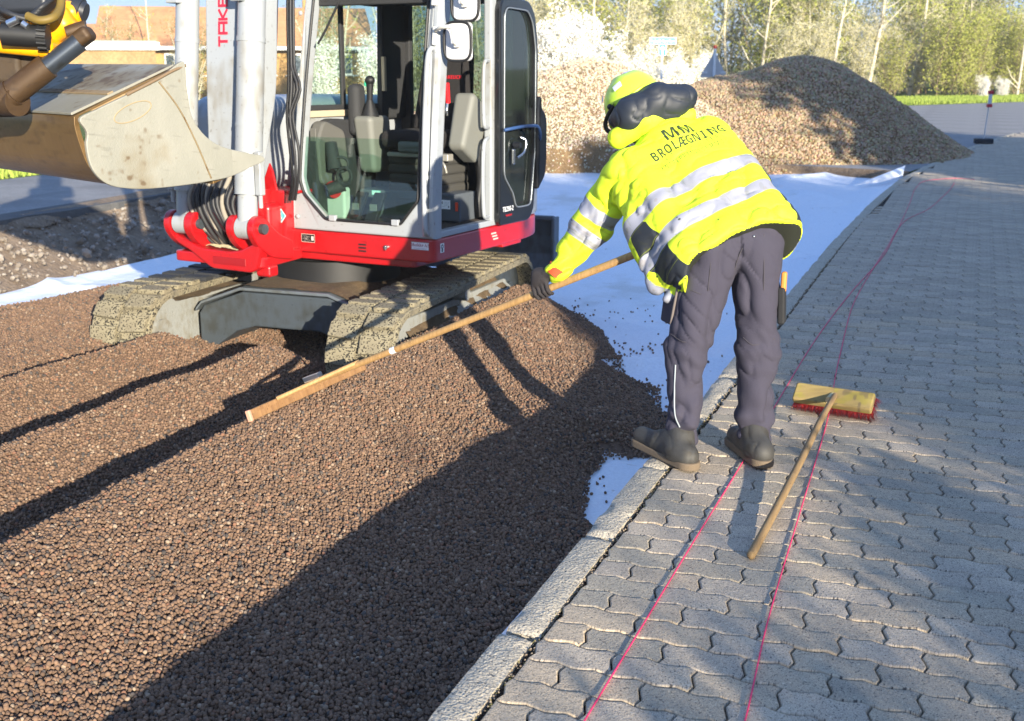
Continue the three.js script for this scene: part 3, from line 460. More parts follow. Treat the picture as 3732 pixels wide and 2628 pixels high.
low('cross_beam', [extr([[-0.70, 0.11], [-0.66, 0.11], [-0.40, 0.29], [-0.25, 0.335], [0.25, 0.335], [0.40, 0.29], [0.66, 0.11], [0.70, 0.11], ...[...beamTop].reverse()], 1.46, 0.012).translate(0, 0, -0.70)], mDarkSteel);
low('beam_edge', [extr([[-0.71, 0.42], [-0.66, 0.475], [-0.34, 0.59], [0.34, 0.59], [0.66, 0.475], [0.71, 0.42], [0.71, 0.44], [0.66, 0.495], [0.34, 0.612], [-0.34, 0.612], [-0.66, 0.495], [-0.71, 0.44]], 1.5, 0.005).translate(0, 0, -0.71)], mSteel);
low('dust_layer', [field(-0.62, 0.62, -0.66, 0.76, 40, 40, (x, z) => (Math.abs(x) < 0.34 ? 0.614 : 0.614 - (Math.abs(x) - 0.34) * 0.366) + 0.022 * fbm(x * 7, z * 7, 2, 3) - 0.004)], mDust);
low('slew_ring', [cyl(V(0, 0.60, 0), V(0, 0.76, 0), 0.47, 0.47, 40), cyl(V(0, 0.70, 0), V(0, 0.85, 0), 0.40, 0.40, 40)], mBlack);
{
  const bl = low('dozer_blade', [side(round([[-1.92, 0.36], [-1.99, 0.34], [-2.06, 0.50], [-2.05, 0.70], [-1.97, 0.86], [-1.93, 0.855], [-1.99, 0.68], [-1.99, 0.52]], 0.01, 2), -1.10, 1.10, 0.004), box(0.03, 0.5, 0.15, 1.10, 0.60, -1.97, 0.01), box(0.03, 0.5, 0.15, -1.10, 0.60, -1.97, 0.01), box(2.2, 0.04, 0.05, 0, 0.845, -1.93, 0.01)], mSteel);
  for (const x of [-0.4, 0.4]) mesh('blade_arm', side([[-1.95, 0.44], [-1.95, 0.60], [-0.7, 0.42], [-0.7, 0.28]], x - 0.06, x + 0.06, 0.01), mDarkSteel, bl);
}
// upper frame
const dense = (pts, step = 0.12) => pts.flatMap((p, i) => { const q = pts[(i + 1) % pts.length], n = Math.max(1, Math.ceil(Math.hypot(q[0] - p[0], q[1] - p[1]) / step)); return Array.from({ length: n }, (_, k) => [p[0] + (q[0] - p[0]) * k / n, p[1] + (q[1] - p[1]) * k / n]); });
const skirt = upp('base_skirt', [slab(round([[-0.04, 0.535], [1.165, 0.535], [1.165, -0.86], [1.08, -1.20], [0.6, -1.52], [-0.6, -1.52], [-1.1, -1.2], [-1.1, 0.2], [-0.3, 0.3], [-0.10, 0.40]], [0.02, 0.07, 0.2, 0.3, 0.3, 0.3, 0.2, 0.1, 0.1, 0.05], 6), 0.845, 1.0, 0.014), slab(round([[-0.2, 0.50], [0.98, 0.46], [0.98, -0.6], [-0.2, -0.6]], 0.05), 0.79, 0.85, 0.01), box(0.26, 0.05, 0.30, 1.02, 0.845, -0.62, 0.01)], mRed);
for (let i = 0; i < 3; i++) { mesh('vent_slot', box(0.062, 0.011, 0.006, 0.61, 0.888 + i * 0.022, 0.536, 0.002), mBlack, skirt); mesh('vent_slot', box(0.006, 0.012, 0.07, 1.166, 0.905 + i * 0.021, -0.33 + i * 0.015, 0.002), M(0xd9a9a4, 0.6), skirt); }
mesh('lock', [cyl(V(0.81, 0.93, 0.53), V(0.81, 0.93, 0.556), 0.016, 0.014, 14), box(0.01, 0.03, 0.012, 0.81, 0.925, 0.555, 0.003)], mChrome, skirt);
// flat print: a thin plate with its own little picture
function print(name, w, h, draw, parent, pos, rot, px = 256, upper = false, alpha = false) {
  const t = canvasTex(px, Math.max(8, Math.round(px * h / w)), draw), m = M(0xffffff, 0.5, { map: t }); if (alpha) { m.transparent = true; m.alphaTest = 0.5; }
  const o = new THREE.Mesh(new THREE.PlaneGeometry(w, h), m); o.name = name; o.position.set(...pos); o.rotation.set(...rot); o.receiveShadow = true; parent.add(o); return o;
}
const fill = (c, col, x, y, w, h) => { c.fillStyle = col; c.fillRect(x, y, w, h); };
print('rating_plate', 0.115, 0.058, (c, w, h) => { fill(c, '#1d1d1f', 0, 0, w, h); c.strokeStyle = '#b9a79a'; c.lineWidth = 8; c.strokeRect(4, 4, w - 8, h - 8); fill(c, '#c9c4bb', w * 0.74, h * 0.25, w * 0.17, h * 0.5); c.fillStyle = '#b5b0a8'; for (let i = 0; i < 9; i++) c.fillRect(20 + (i * 37) % 90, 22 + i * 10, 30 + (i * 23) % 60, 4); }, skirt, [0.16, 0.945, 0.5385], [0, 0, 0]);
print('dealer_sticker', 0.135, 0.052, (c, w, h) => { fill(c, '#d8d6da', 0, 0, w, h); c.strokeStyle = '#8c7f86'; c.lineWidth = 5; c.strokeRect(3, 3, w - 6, h - 6); c.fillStyle = '#7c1f2f'; c.font = 'bold 50px serif'; c.textAlign = 'center'; c.fillText('Ohakke A/S', w / 2, h * 0.56); c.fillStyle = '#8a8088'; c.font = '20px sans-serif'; c.fillText('Entreprenørmaskiner', w / 2, h * 0.86); }, skirt, [1.07, 0.955, 0.5385], [0, 0, 0]);
print('warning_sticker', 0.05, 0.062, (c, w, h) => { fill(c, '#eceae6', 0, 0, w, h); c.fillStyle = '#1a1a1a'; c.beginPath(); c.arc(w / 2, h * 0.36, w * 0.32, 0, 7); c.fill(); c.fillStyle = '#eceae6'; c.beginPath(); c.arc(w / 2, h * 0.36, w * 0.14, 0, 7); c.fill(); fill(c, '#1a1a1a', w * 0.3, h * 0.62, w * 0.4, h * 0.3); }, skirt, [1.168, 0.935, 0.42], [0, Math.PI / 2, 0], 128);
print('fuel_mark', 0.03, 0.02, (c, w, h) => { fill(c, '#b3151c', 0, 0, w, h); c.fillStyle = '#5d0d10'; c.font = 'bold 70px sans-serif'; c.fillText('IN', 20, h * 0.8); }, skirt, [0.775, 0.93, 0.5385], [0, 0, 0], 128);
// hood, counterweight, front housing
upp('engine_hood', [new RoundedBoxGeometry(1.06, 0.66, 1.62, 6, 0.17).translate(-0.545, 1.56, -0.42)], mWhite);
upp('counterweight', slab(round([[-1.06, -0.95], [-1.06, -1.2], [-0.6, -1.56], [0.6, -1.56], [1.1, -1.2], [1.14, -0.90]], [0.02, 0.2, 0.3, 0.3, 0.2, 0.02], 6), 1.0, 1.62, 0.03), mWhite);
{
  const h = upp('front_housing', [extr(round([[-0.16, 0.83], [0.035, 0.83], [0.035, 1.27], [-0.16, 1.27]], 0.03), 0.62, 0.012, [round([[-0.15, 0.92], [-0.03, 0.90], [-0.015, 1.13], [-0.05, 1.17], [-0.15, 1.17]], 0.02)]).translate(0, 0, 0.0), box(0.62, 0.40, 0.55, -0.44, 1.05, 0.22, 0.03), box(0.30, 0.02, 0.6, -0.03, 1.262, 0.30, 0.006)], mRed);
  mesh('opening_backing', box(0.16, 0.30, 0.02, -0.085, 1.03, 0.36, 0), mBlack, h);
  mesh('gusset', extr([[-0.20, 1.265], [-0.06, 1.265], [-0.09, 1.40], [-0.115, 1.45]], 0.02, 0.004).translate(0.03, 0, 0.60), mRed, h);
  print('lifting_sticker', 0.085, 0.10, (c, w, h2) => { c.clearRect(0, 0, w, h2); const d = (r, col) => { c.fillStyle = col; c.beginPath(); c.moveTo(w / 2, h2 / 2 - h2 / 2 * r); c.lineTo(w / 2 + w / 2 * r, h2 / 2); c.lineTo(w / 2, h2 / 2 + h2 / 2 * r); c.lineTo(w / 2 - w / 2 * r, h2 / 2); c.fill(); }; d(0.98, '#e8f0ee'); d(0.82, '#46a7ad'); c.fillStyle = '#a9dcda'; for (let i = 0; i < 6; i++) c.fillRect(w * 0.34, h2 * (0.30 + i * 0.07), w * 0.32, 5); c.fillStyle = '#e8c8c4'; c.beginPath(); c.arc(w / 2, h2 * 0.68, 14, 0, 7); c.fill(); }, h, [0.004, 1.10, 0.624], [0, 0, 0], 256, false, true);
  for (let i = 0; i < 7; i++) { const x = -0.13 + i * 0.016; mesh('hydraulic_hose', tube([[x, 0.94 + 0.02 * (i % 3), 0.45], [x + 0.02, 1.0, 0.58 + 0.012 * (i % 4)], [x + 0.03, 1.09, 0.56], [x - 0.03, 1.16, 0.46]], 0.012, 20, 7), i % 3 ? mHose : mHoseDusty, h); }
}
// swing bracket with two pairs of lugs
{
  const lug = (x, w) => side(round([[0.92, 0.86], [1.06, 0.95], [1.115, 1.04], [1.10, 1.12], [1.04, 1.155], [0.97, 1.13], [0.86, 1.02], [0.70, 0.95], [0.70, 0.82]], [0.05, 0.05, 0.05, 0.04, 0.05, 0.05, 0.1, 0.02, 0.02]), x - w / 2, x + w / 2, 0.010);
  const b = upp('boom_bracket', [lug(-0.585, 0.055), lug(-0.40, 0.07), lug(-0.04, 0.06), lug(0.135, 0.055),
    extr(round([[-0.61, 1.0], [-0.56, 0.93], [-0.44, 0.88], [-0.34, 0.82], [-0.26, 0.775], [0.08, 0.77], [0.13, 0.80], [0.16, 0.96], [0.12, 0.97], [0.0, 0.915], [-0.10, 0.90], [-0.33, 0.905], [-0.42, 0.93], [-0.52, 0.97]], 0.03), 0.10, 0.012).translate(0, 0, 0.95),
    slab(round([[-0.62, 1.03], [0.16, 1.03], [0.10, 0.5], [-0.5, 0.5]], 0.06), 0.80, 0.87, 0.01), box(0.42, 0.42, 0.30, -0.21, 0.98, 0.60, 0.04), box(0.12, 0.08, 0.10, 0.115, 0.775, 0.93, 0.02), cyl(V(-0.21, 0.80, 0.66), V(-0.21, 1.28, 0.66), 0.13, 0.13, 24)], mRed);
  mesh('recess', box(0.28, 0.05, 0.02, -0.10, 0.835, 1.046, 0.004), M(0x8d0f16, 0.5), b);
  for (const x of [-0.49, 0.05]) mesh('pivot_pin', cyl(V(x - 0.15, 1.065, 1.03), V(x + 0.15, 1.065, 1.03), 0.034, 0.034, 18), mDarkSteel, b);
  mesh('pin_cap', cyl(V(0.162, 1.065, 1.03), V(0.168, 1.065, 1.03), 0.036, 0.036, 24), mRed, b);
  mesh('sand_deposit', field(-0.42, -0.06, 0.86, 1.0, 30, 12, (x, z) => 0.90 + 0.03 * fbm(x * 22, z * 22, 6, 3) * smooth(-0.43, -0.36, x) * smooth(-0.05, -0.12, x)), M(0xd8c9a0, 1, { bumpMap: again(tGrit, 3), bumpScale: 0.006 }), b);
}
{ // boom
  const boom = upp('boom', [side(round([[0.93, 1.12], [0.78, 1.08], [0.50, 1.9], [0.34, 3.3], [0.55, 4.0], [0.80, 4.0], [0.95, 3.85], [0.80, 3.3], [0.90, 1.9]], [0.1, 0.1, 0.1, 0.3, 0.1, 0.1, 0.1, 0.3, 0.1]), -0.352, -0.088, 0.012)], mWhite);
  const o = print('maker_lettering', 0.69, 0.088, (c, w, h) => {
    c.clearRect(0, 0, w, h); c.strokeStyle = '#d4213a'; c.lineWidth = h * 0.19; c.lineCap = 'butt'; c.lineJoin = 'miter'; const a = h * 0.14, b = h * 0.88, u = w / 8.2, q = u * 0.78;
    const P1 = (x, pts) => { c.beginPath(); pts.forEach(([px, py], i) => (i ? c.lineTo : c.moveTo).call(c, x + px * q, a + py * (b - a))); c.stroke(); };
    [[[[0, 0], [1, 0]], [[0.5, 0], [0.5, 1.1]]], [[[0, 1.1], [0, 0], [1, 0], [1, 1.1]], [[0, 0.6], [1, 0.6]]], [[[0.05, -0.1], [0.05, 1.1]], [[1, -0.05], [0.15, 0.5], [1, 1.05]]], [[[1, 0], [0.05, 0], [0.05, 1], [1, 1]], [[0, 0.5], [0.95, 0.5]]], [[[0.05, -0.1], [0.05, 1], [0.95, 1], [0.95, -0.1]]], [[[1, 0], [0.05, 0], [0.05, 1], [1, 1]]], [[[0.05, -0.1], [0.05, 1.1]], [[0.95, -0.1], [0.95, 1.1]], [[0, 0.5], [1, 0.5]]], [[[0.5, -0.1], [0.5, 1.1]]]].forEach((ch, i) => ch.forEach((s) => P1(u * 0.15 + i * u, s)));
  }, boom, [-0.20, 2.545, 0.857], [-0.075, 0, Math.PI / 2], 1024, false, true);
}
upp('second_boom', side(round([[0.42, 3.85], [0.75, 3.6], [1.75, 4.3], [2.2, 4.42], [2.2, 4.66], [1.6, 4.62]], 0.1), -0.34, -0.10, 0.012), mWhite);
upp('dipper_arm', side(round([[1.95, 4.75], [2.30, 4.75], [2.46, 2.42], [2.26, 2.38]], 0.08), -0.33, -0.11, 0.012), mWhite);
for (const [x, r] of [[-0.49, 0.076], [0.05, 0.088]]) {
  const a = V(x, 1.065, 1.03), d = V(0, 2.15, -0.24), at = (t) => a.clone().addScaledVector(d, t), c = upp('lift_cylinder', [cyl(at(0.10), at(0.98), r, r, 28), cyl(at(0), at(0.13), r * 0.72, r * 0.80, 24), cyl(at(0.30), at(0.31), r * 1.03, r * 1.03, 28), cyl(V(x - 0.05, 1.065, 1.03), V(x + 0.05, 1.065, 1.03), 0.075, 0.075, 24), cyl(at(0.98), at(1.6), r * 0.5, r * 0.5, 20)], mWhite);
  mesh('collar', [cyl(at(0.545), at(0.56), r * 1.05, r * 1.05, 28)], mWhite, c); mesh('hose_guard', box(0.10, 0.75, 0.07, x - 0.03, 2.86, 0.955, 0.008), mWhite, c);
  mesh('port_block', [box(0.05, 0.28, 0.05, x + (x > 0 ? 0.115 : -0.10), 1.42, 1.02, 0.01), cyl(V(x + (x > 0 ? 0.115 : -0.10), 1.20, 1.02), V(x + (x > 0 ? 0.115 : -0.10), 1.30, 1.02), 0.014, 0.014, 10)], mWhite, c);
}
for (let i = 0; i < 13; i++) { const x = -0.43 + i * 0.033, k = (i * 7) % 5, m = i % 4 === 1 ? mHoseDusty : mHose; upp('hydraulic_hose', tube([[-0.22 + 0.5 * (x + 0.22), 1.56, 0.80 - 0.02 * (k % 3)], [x + 0.012 * (k - 2), 1.40, 0.95 + 0.015 * (k % 2)], [x - 0.02, 1.22, 1.03 + 0.012 * (k % 3)], [x + 0.03 + 0.02 * Math.sin(i * 2), 1.02, 0.99], [-0.22 + 0.25 * (x + 0.22) + 0.02 * (k - 2), 0.86, 0.86]], 0.0135 + 0.003 * (k % 2), 30, 8), m); }
for (let i = 0; i < 6; i++) { const x = 0.180 + 0.008 * (i % 3), z = 0.76 - 0.02 * (i % 3); upp('hydraulic_hose', tube([[x - 0.005, 3.2, z - 0.2], [x - 0.01, 2.55, z - 0.1], [x + 0.01, 2.1, z - 0.05], [x + 0.018 + (i > 3 ? 0.05 : 0), 1.95, z - 0.03], [x + 0.02, 1.78, z], [x + 0.05 + 0.012 * (i % 3), 1.55, z + 0.02], [x + 0.045, 1.38, z], [x - 0.03, 1.22, z - 0.05]], 0.0095, 40, 7), mHose); }
// cab shell
const lean = (g) => { const p = g.attributes.position; for (let i = 0; i < p.count; i++) { const y = p.getY(i), k = Math.pow(Math.max(0, y - 1.15) / 1.35, 1.35); p.setZ(i, p.getZ(i) - 0.19 * k); p.setX(i, 0.6 + (p.getX(i) - 0.6) * (1 - 0.045 * k)); } g.computeVertexNormals(); return g; };
const opening = round([[0.112, 2.57], [0.098, 1.34], [0.135, 1.25], [0.315, 1.085], [0.915, 1.085], [1.055, 1.25], [1.062, 2.57]], 0.025);
const cab = upp('cab_frame', [lean(extr(dense([[0.03, 1.003], [1.165, 1.003], [1.165, 2.62], [0.03, 2.62]]), 0.075, 0.012, [dense(opening)]).translate(0, 0, 0.455)),
  lean(extr(dense([[1.075, 1.003], [1.172, 1.003], [1.172, 2.60], [1.075, 2.60]]), 0.13, 0.03).translate(0, 0, 0.41)),
  slab(round([[0.06, 0.30], [1.13, 0.30], [1.15, -0.84], [0.06, -0.84]], 0.08), 2.575, 2.69, 0.03), side([[-0.86, 1.003], [0.46, 1.003], [0.46, 1.045], [-0.86, 1.045]], 1.10, 1.168, 0.008),
  side(dense([[-0.345, 1.003], [-0.265, 1.003], [-0.265, 2.6], [-0.345, 2.6]]), 1.105, 1.165, 0.012), box(1.08, 0.04, 1.3, 0.6, 1.015, -0.2, 0.004), side(round([[-0.86, 1.003], [0.4, 1.003], [0.4, 1.80], [-0.86, 1.80]], 0.02), 0.035, 0.062, 0.006)], mWhite);
mesh('cab_lining', [box(0.98, 0.02, 1.08, 0.6, 2.562, -0.30, 0), side([[-0.86, 1.05], [-0.80, 1.05], [-0.80, 2.57], [-0.86, 2.57]], 0.07, 0.16, 0.01), box(0.98, 0.70, 0.03, 0.6, 1.40, -0.84, 0.01), side([[-0.86, 1.72], [-0.47, 1.72], [-0.50, 2.57], [-0.86, 2.57]], 0.065, 0.12, 0.02), box(0.10, 0.92, 0.05, 1.10, 2.1, -0.82, 0.01), side([[-0.84, 1.05], [-0.35, 1.05], [-0.35, 1.62], [-0.84, 1.62]], 1.10, 1.13, 0.006), box(0.96, 0.08, 0.05, 0.6, 2.53, 0.26, 0.01), side([[0.36, 1.80], [-0.5, 1.80], [-0.5, 1.835], [0.36, 1.835]], 0.04, 0.075, 0.005), side([[0.30, 2.53], [-0.5, 2.53], [-0.5, 2.565], [0.30, 2.565]], 0.05, 0.09, 0.005), side([[-0.07, 1.83], [-0.03, 1.83], [-0.03, 2.55], [-0.07, 2.55]], 0.055, 0.08, 0.004)], mTrim, cab);
mesh('sill_strip', [box(0.02, 0.045, 0.9, 0.078, 1.775, 0.0, 0.006), box(0.03, 0.25, 0.03, 0.13, 2.05, -0.49, 0.006)], M(0xb5a68c, 0.7), cab);
mesh('weather_seal', lean(tube(dense(opening, 0.03).map(([x, y]) => [x, y, 0.535]), 0.010, 260, 7, true)), mBlack, cab);
for (const [x, y] of [[0.38, 1.098], [0.885, 1.098]]) mesh('glass_clamp', box(0.055, 0.04, 0.03, x, y, 0.542, 0.006), mWhite, cab);
mesh('front_glass', lean(extr(dense([[0.112, 1.63], [0.104, 1.37], [0.14, 1.25], [0.325, 1.095], [0.935, 1.095], [1.052, 1.25], [1.062, 1.63]], 0.2), 0.006, 0).translate(0, 0, 0.497)), P(0xeaf6f0, 0.03, { transmission: 1, thickness: 0, ior: 1.5 }), cab);
mesh('side_glass', box(0.006, 0.72, 0.80, 0.066, 2.19, -0.09, 0), mGlass, cab); mesh('rear_glass', box(0.88, 0.78, 0.006, 0.60, 2.16, -0.842, 0), P(0xb9c9c2, 0.03, { transmission: 1, thickness: 0 }), cab);
mesh('side_seal', side(dense([[-0.375, 1.0], [-0.35, 1.0], [-0.35, 2.6], [-0.375, 2.6]]), 1.11, 1.172, 0.004), mBlack, cab);
for (const y of [1.18, 2.28]) mesh('door_hinge', [box(0.04, 0.16, 0.05, 1.18, y, -0.335, 0.008), cyl(V(1.195, y - 0.09, -0.35), V(1.195, y + 0.09, -0.35), 0.012, 0.012, 10)], mBlack, cab);
mesh('wiper', [tube([[0.35, 2.5, 0.36], [0.25, 2.32, 0.385], [0.20, 2.24, 0.40]], 0.008, 12, 6)], mBlack, cab);
mesh('post_bolt', [0.06].flatMap(() => [[0.065, 2.44, 0.40], [0.075, 1.09, 0.535], [0.055, 1.36, 0.535], [0.055, 1.42, 0.53]].map(([x, y, z]) => new THREE.SphereGeometry(0.016, 10, 8).scale(1, 1, 0.6).translate(x, y, z))), mWhite, cab);
upp('grab_rail', tube([[1.10, 2.19, 0.36], [1.10, 2.205, 0.42], [1.10, 2.16, 0.455], [1.105, 1.9, 0.50], [1.12, 1.5, 0.555], [1.135, 1.15, 0.58], [1.14, 1.06, 0.58], [1.13, 1.03, 0.54]], 0.017, 60, 10), mWhite);
upp('grab_rail', tube([[1.15, 2.14, -0.25], [1.165, 2.13, -0.17], [1.165, 2.07, -0.155], [1.165, 1.76, -0.155], [1.165, 1.70, -0.17], [1.15, 1.69, -0.25]], 0.014, 50, 9), mWhite);
upp('grab_rail', tube([[1.15, 1.62, -0.25], [1.165, 1.60, -0.17], [1.165, 1.54, -0.15], [1.165, 1.14, -0.15], [1.165, 1.08, -0.165], [1.15, 1.07, -0.25]], 0.014, 50, 9), mWhite);
for (const [x, y, z] of [[1.285, 2.245, 0.40], [1.33, 2.485, 0.38]]) {
  const mi = upp('mirror', [new RoundedBoxGeometry(0.205, 0.25, 0.05, 4, 0.024).translate(x, y, z)], M(0xcfcfd2, 0.5)); { const p = mi.geometry.attributes.position; for (let i = 0; i < p.count; i++) { const dx = (p.getX(i) - x) / 0.1, dy = (p.getY(i) - y) / 0.125; if (p.getZ(i) > z) p.setZ(i, p.getZ(i) - 0.012 * (dx * dx + dy * dy)); p.setX(i, x + (p.getX(i) - x) * (1 - 0.10 * dy * dy)); p.setY(i, y + (p.getY(i) - y) * (1 - 0.09 * dx * dx)); } mi.geometry.computeVertexNormals(); }
  const rim = []; for (let i = 0; i < 32; i++) { const a = i / 32 * 2 * Math.PI, c = Math.cos(a), s = Math.sin(a), k = Math.pow(Math.pow(Math.abs(c), 3.4) + Math.pow(Math.abs(s), 3.4), -1 / 3.4); rim.push([x + 0.098 * c * k, y + 0.119 * s * k, z + 0.004]); } mesh('rim', tube(rim, 0.009, 64, 7, true), mBlack, mi);
  mesh('mirror_glass', new THREE.PlaneGeometry(0.17, 0.21).rotateY(Math.PI).translate(x, y, z - 0.027), mChrome, mi);
  mesh('mirror_arm', [tube([[1.10, y + 0.06, 0.37], [1.16, y + 0.075, 0.44], [x - 0.06, y + 0.085, z + 0.075], [x + 0.005, y + 0.08, z + 0.08], [x + 0.012, y + 0.04, z + 0.075], [x + 0.012, y - 0.005, z + 0.065], [x + 0.012, y - 0.02, z + 0.02]], 0.0125, 40, 9), cyl(V(1.115, y - 0.02, 0.40), V(1.115, y + 0.09, 0.385), 0.02, 0.02, 14), box(0.04, 0.035, 0.03, x + 0.012, y - 0.02, z + 0.03, 0.008)], M(0xd6d4cb, 0.55), mi);
}
// open door folded back along the side
{
  const o = [[-0.355, 0.99], [-0.83, 0.985], [-0.905, 1.06], [-0.955, 1.5], [-0.955, 2.25], [-0.895, 2.47], [-0.80, 2.55], [-0.42, 2.555], [-0.36, 2.49]], hole = [[-0.415, 1.34], [-0.56, 1.20], [-0.60, 1.10], [-0.84, 1.10], [-0.905, 1.5], [-0.90, 2.22], [-0.85, 2.40], [-0.77, 2.48], [-0.45, 2.485], [-0.415, 2.44]];
  const d = upp('cab_door', side(round(o, [0.05, 0.08, 0.05, 0.1, 0.1, 0.1, 0.1, 0.06, 0.04]), 1.205, 1.252, 0.010, [round(hole, 0.04)]), P(0x15171a, 0.3, { clearcoat: 0.4 }));
  mesh('door_glass', side(round(hole.map(([z, y]) => [-0.66 + (z + 0.66) * 1.03, 1.8 + (y - 1.8) * 1.02]), 0.04), 1.222, 1.228, 0), mTint, d);
  mesh('glass_trim', tube(round(hole, 0.04).map(([z, y]) => [1.256, y, z]), 0.006, 120, 6, true), M(0x8e959b, 0.35, { metalness: 0.6 }), d);
  mesh('door_latch', [side(round([[-0.90, 1.20], [-1.02, 1.30], [-1.045, 1.40], [-1.045, 1.70], [-1.01, 1.77], [-0.955, 1.80], [-0.93, 1.90], [-0.90, 1.80]], 0.03), 1.19, 1.29, 0.015), cyl(V(1.26, 1.55, -0.56), V(1.31, 1.55, -0.56), 0.025, 0.02, 14)], M(0x191b20, 0.4), d);
  mesh('door_handle', tube([[1.26, 1.66, -0.40], [1.30, 1.672, -0.46], [1.30, 1.68, -0.70], [1.31, 1.67, -0.84], [1.30, 1.62, -0.90], [1.28, 1.57, -0.93]], 0.012, 40, 8), M(0x2e4a78, 0.35), d);
  mesh('lock_lever', [tube([[1.26, 1.60, -0.66], [1.29, 1.58, -0.68], [1.29, 1.50, -0.66], [1.275, 1.46, -0.58]], 0.009, 20, 7), box(0.02, 0.11, 0.04, 1.268, 1.47, -0.53, 0.008)], mChrome, d);
  print('model_lettering', 0.20, 0.085, (c, w, h) => { c.clearRect(0, 0, w, h); c.fillStyle = '#d7dadd'; c.font = 'bold 98px sans-serif'; c.save(); c.scale(0.92, 1); c.fillText('TB290-2', 4, 84); c.restore(); c.fillStyle = '#c8202c'; c.font = 'bold 40px sans-serif'; c.fillText('TAKEUCHI', 92, h - 14); }, d, [1.2545, 1.085, -0.495], [0, Math.PI / 2, 0], 400, false, true);
}
ex.children.find((o) => o.name === 'cab_door').position.set(-0.045, 0.01, 0.05);
// cab interior
{
  const S = (name, geos, m, parent) => parent ? mesh(name, geos, m, parent) : upp(name, geos, m);
  S('cab_floor', [box(1.0, 0.012, 1.2, 0.6, 1.042, -0.2, 0)], M(0x77716a, 0.95, { map: again(tEarth, 2.4), bumpMap: again(tGrit, 3), bumpScale: 0.008 }));
  const seat = S('operator_seat', [new RoundedBoxGeometry(0.50, 0.13, 0.48, 5, 0.055).translate(0.66, 1.60, -0.22), box(0.42, 0.05, 0.40, 0.66, 1.52, -0.24, 0.02)], mFabric);
  { const b = new RoundedBoxGeometry(0.48, 0.66, 0.13, 6, 0.06), p = b.attributes.position; for (let i = 0; i < p.count; i++) { const y = p.getY(i) / 0.33; p.setX(i, p.getX(i) * (1 - 0.30 * Math.max(0, y) * Math.max(0, y))); p.setZ(i, p.getZ(i) + (Math.abs(p.getX(i)) > 0.15 ? 0.03 : 0)); } b.computeVertexNormals(); S('backrest', b.rotateX(-0.20).translate(0.68, 1.93, -0.50), mFabric, seat); }
  S('headrest', new RoundedBoxGeometry(0.27, 0.19, 0.09, 5, 0.04).rotateX(-0.15).translate(0.68, 2.31, -0.585), mFabric, seat);
  S('seat_lever', [new RoundedBoxGeometry(0.21, 0.075, 0.06, 4, 0.02).translate(0.70, 1.555, 0.035), box(0.15, 0.022, 0.01, 0.70, 1.565, 0.066, 0.004)], mPlasticLt, seat);
  for (let i = 0; i < 4; i++) S('bellows_fold', new RoundedBoxGeometry(0.46 - 0.01 * (i % 2), 0.075, 0.40, 3, 0.03).translate(0.68, 1.26 + i * 0.068, -0.22), M(0x3c3b38, 0.8), seat);
  S('seat_adjuster', [box(0.34, 0.03, 0.03, 0.66, 1.50, 0.02, 0.008), box(0.10, 0.05, 0.08, 0.93, 1.49, -0.02, 0.01), tube([[0.93, 1.47, 0.03], [0.97, 1.44, 0.05], [0.98, 1.39, 0.04]], 0.009, 12, 6)], M(0xa9a69d, 0.45, { metalness: 0.5 }), seat);
  print('seat_lettering', 0.22, 0.042, (c, w, h) => { c.clearRect(0, 0, w, h); c.fillStyle = '#c3202c'; c.font = 'bold 66px sans-serif'; c.textAlign = 'center'; c.fillText('TAKEUCHI', w / 2, h * 0.82, w * 0.96); }, seat, [0.76, 2.03, -0.435], [-0.20, 0, 0], 400, false, true);
  const con = (x, y, z, m, r) => { const g = new RoundedBoxGeometry(0.165, 0.40, 0.26, 5, 0.04), p = g.attributes.position; for (let i = 0; i < p.count; i++) { const t = (p.getY(i) + 0.2) / 0.4; p.setX(i, p.getX(i) * (0.82 + 0.2 * t)); p.setZ(i, p.getZ(i) - 0.06 * (1 - t)); } g.computeVertexNormals(); return g.rotateX(r).translate(x, y, z); };
  const lc = S('control_console', con(0.30, 1.56, -0.06, mPlastic, 0), mPlasticLt);
  const boot = []; for (let i = 0; i < 6; i++) boot.push(new THREE.CylinderGeometry(0.058 - i * 0.0075, 0.066 - i * 0.0075, 0.024, 18).translate(0.305, 1.765 + i * 0.019, -0.04)); S('lever_boot', boot, mBlack, lc);
  S('joystick', [cyl(V(0.305, 1.86, -0.04), V(0.318, 1.99, -0.03), 0.020, 0.026, 14), new THREE.SphereGeometry(0.036, 16, 12).scale(1, 0.9, 1).translate(0.32, 2.005, -0.028)], mBlack, lc); S('joystick_button', box(0.012, 0.035, 0.02, 0.286, 1.98, -0.02, 0.004), M(0x1f9c7a, 0.5), lc);
  const rc = S('control_console', con(1.02, 1.70, -0.16, mPlastic, -0.5), mPlasticLt); S('safety_lever', [cyl(V(0.985, 1.86, 0.02), V(0.995, 1.99, 0.05), 0.017, 0.017, 12)], M(0xd81f26, 0.4), rc); S('lever_stem', tube([[0.975, 1.78, 0.02], [0.985, 1.80, 0.04], [0.985, 1.87, 0.022]], 0.010, 12, 7), mChrome, rc);
  S('side_panel', [side(round([[0.42, 1.05], [0.42, 1.62], [0.25, 1.75], [0.0, 1.73], [-0.3, 1.73], [-0.3, 1.05]], [0.02, 0.06, 0.1, 0.05, 0.05, 0.02]), 0.075, 0.17, 0.012), new RoundedBoxGeometry(0.10, 0.36, 0.13, 5, 0.045).translate(0.205, 1.80, -0.02)], mTrim);
  S('dash_panel', [side(round([[0.40, 1.30], [0.42, 1.60], [0.34, 1.74], [0.10, 1.66], [0.05, 1.30]], 0.05), 0.09, 0.185, 0.015), box(0.05, 0.09, 0.012, 0.14, 1.64, 0.41, 0.006)], M(0x5b5a55, 0.65));
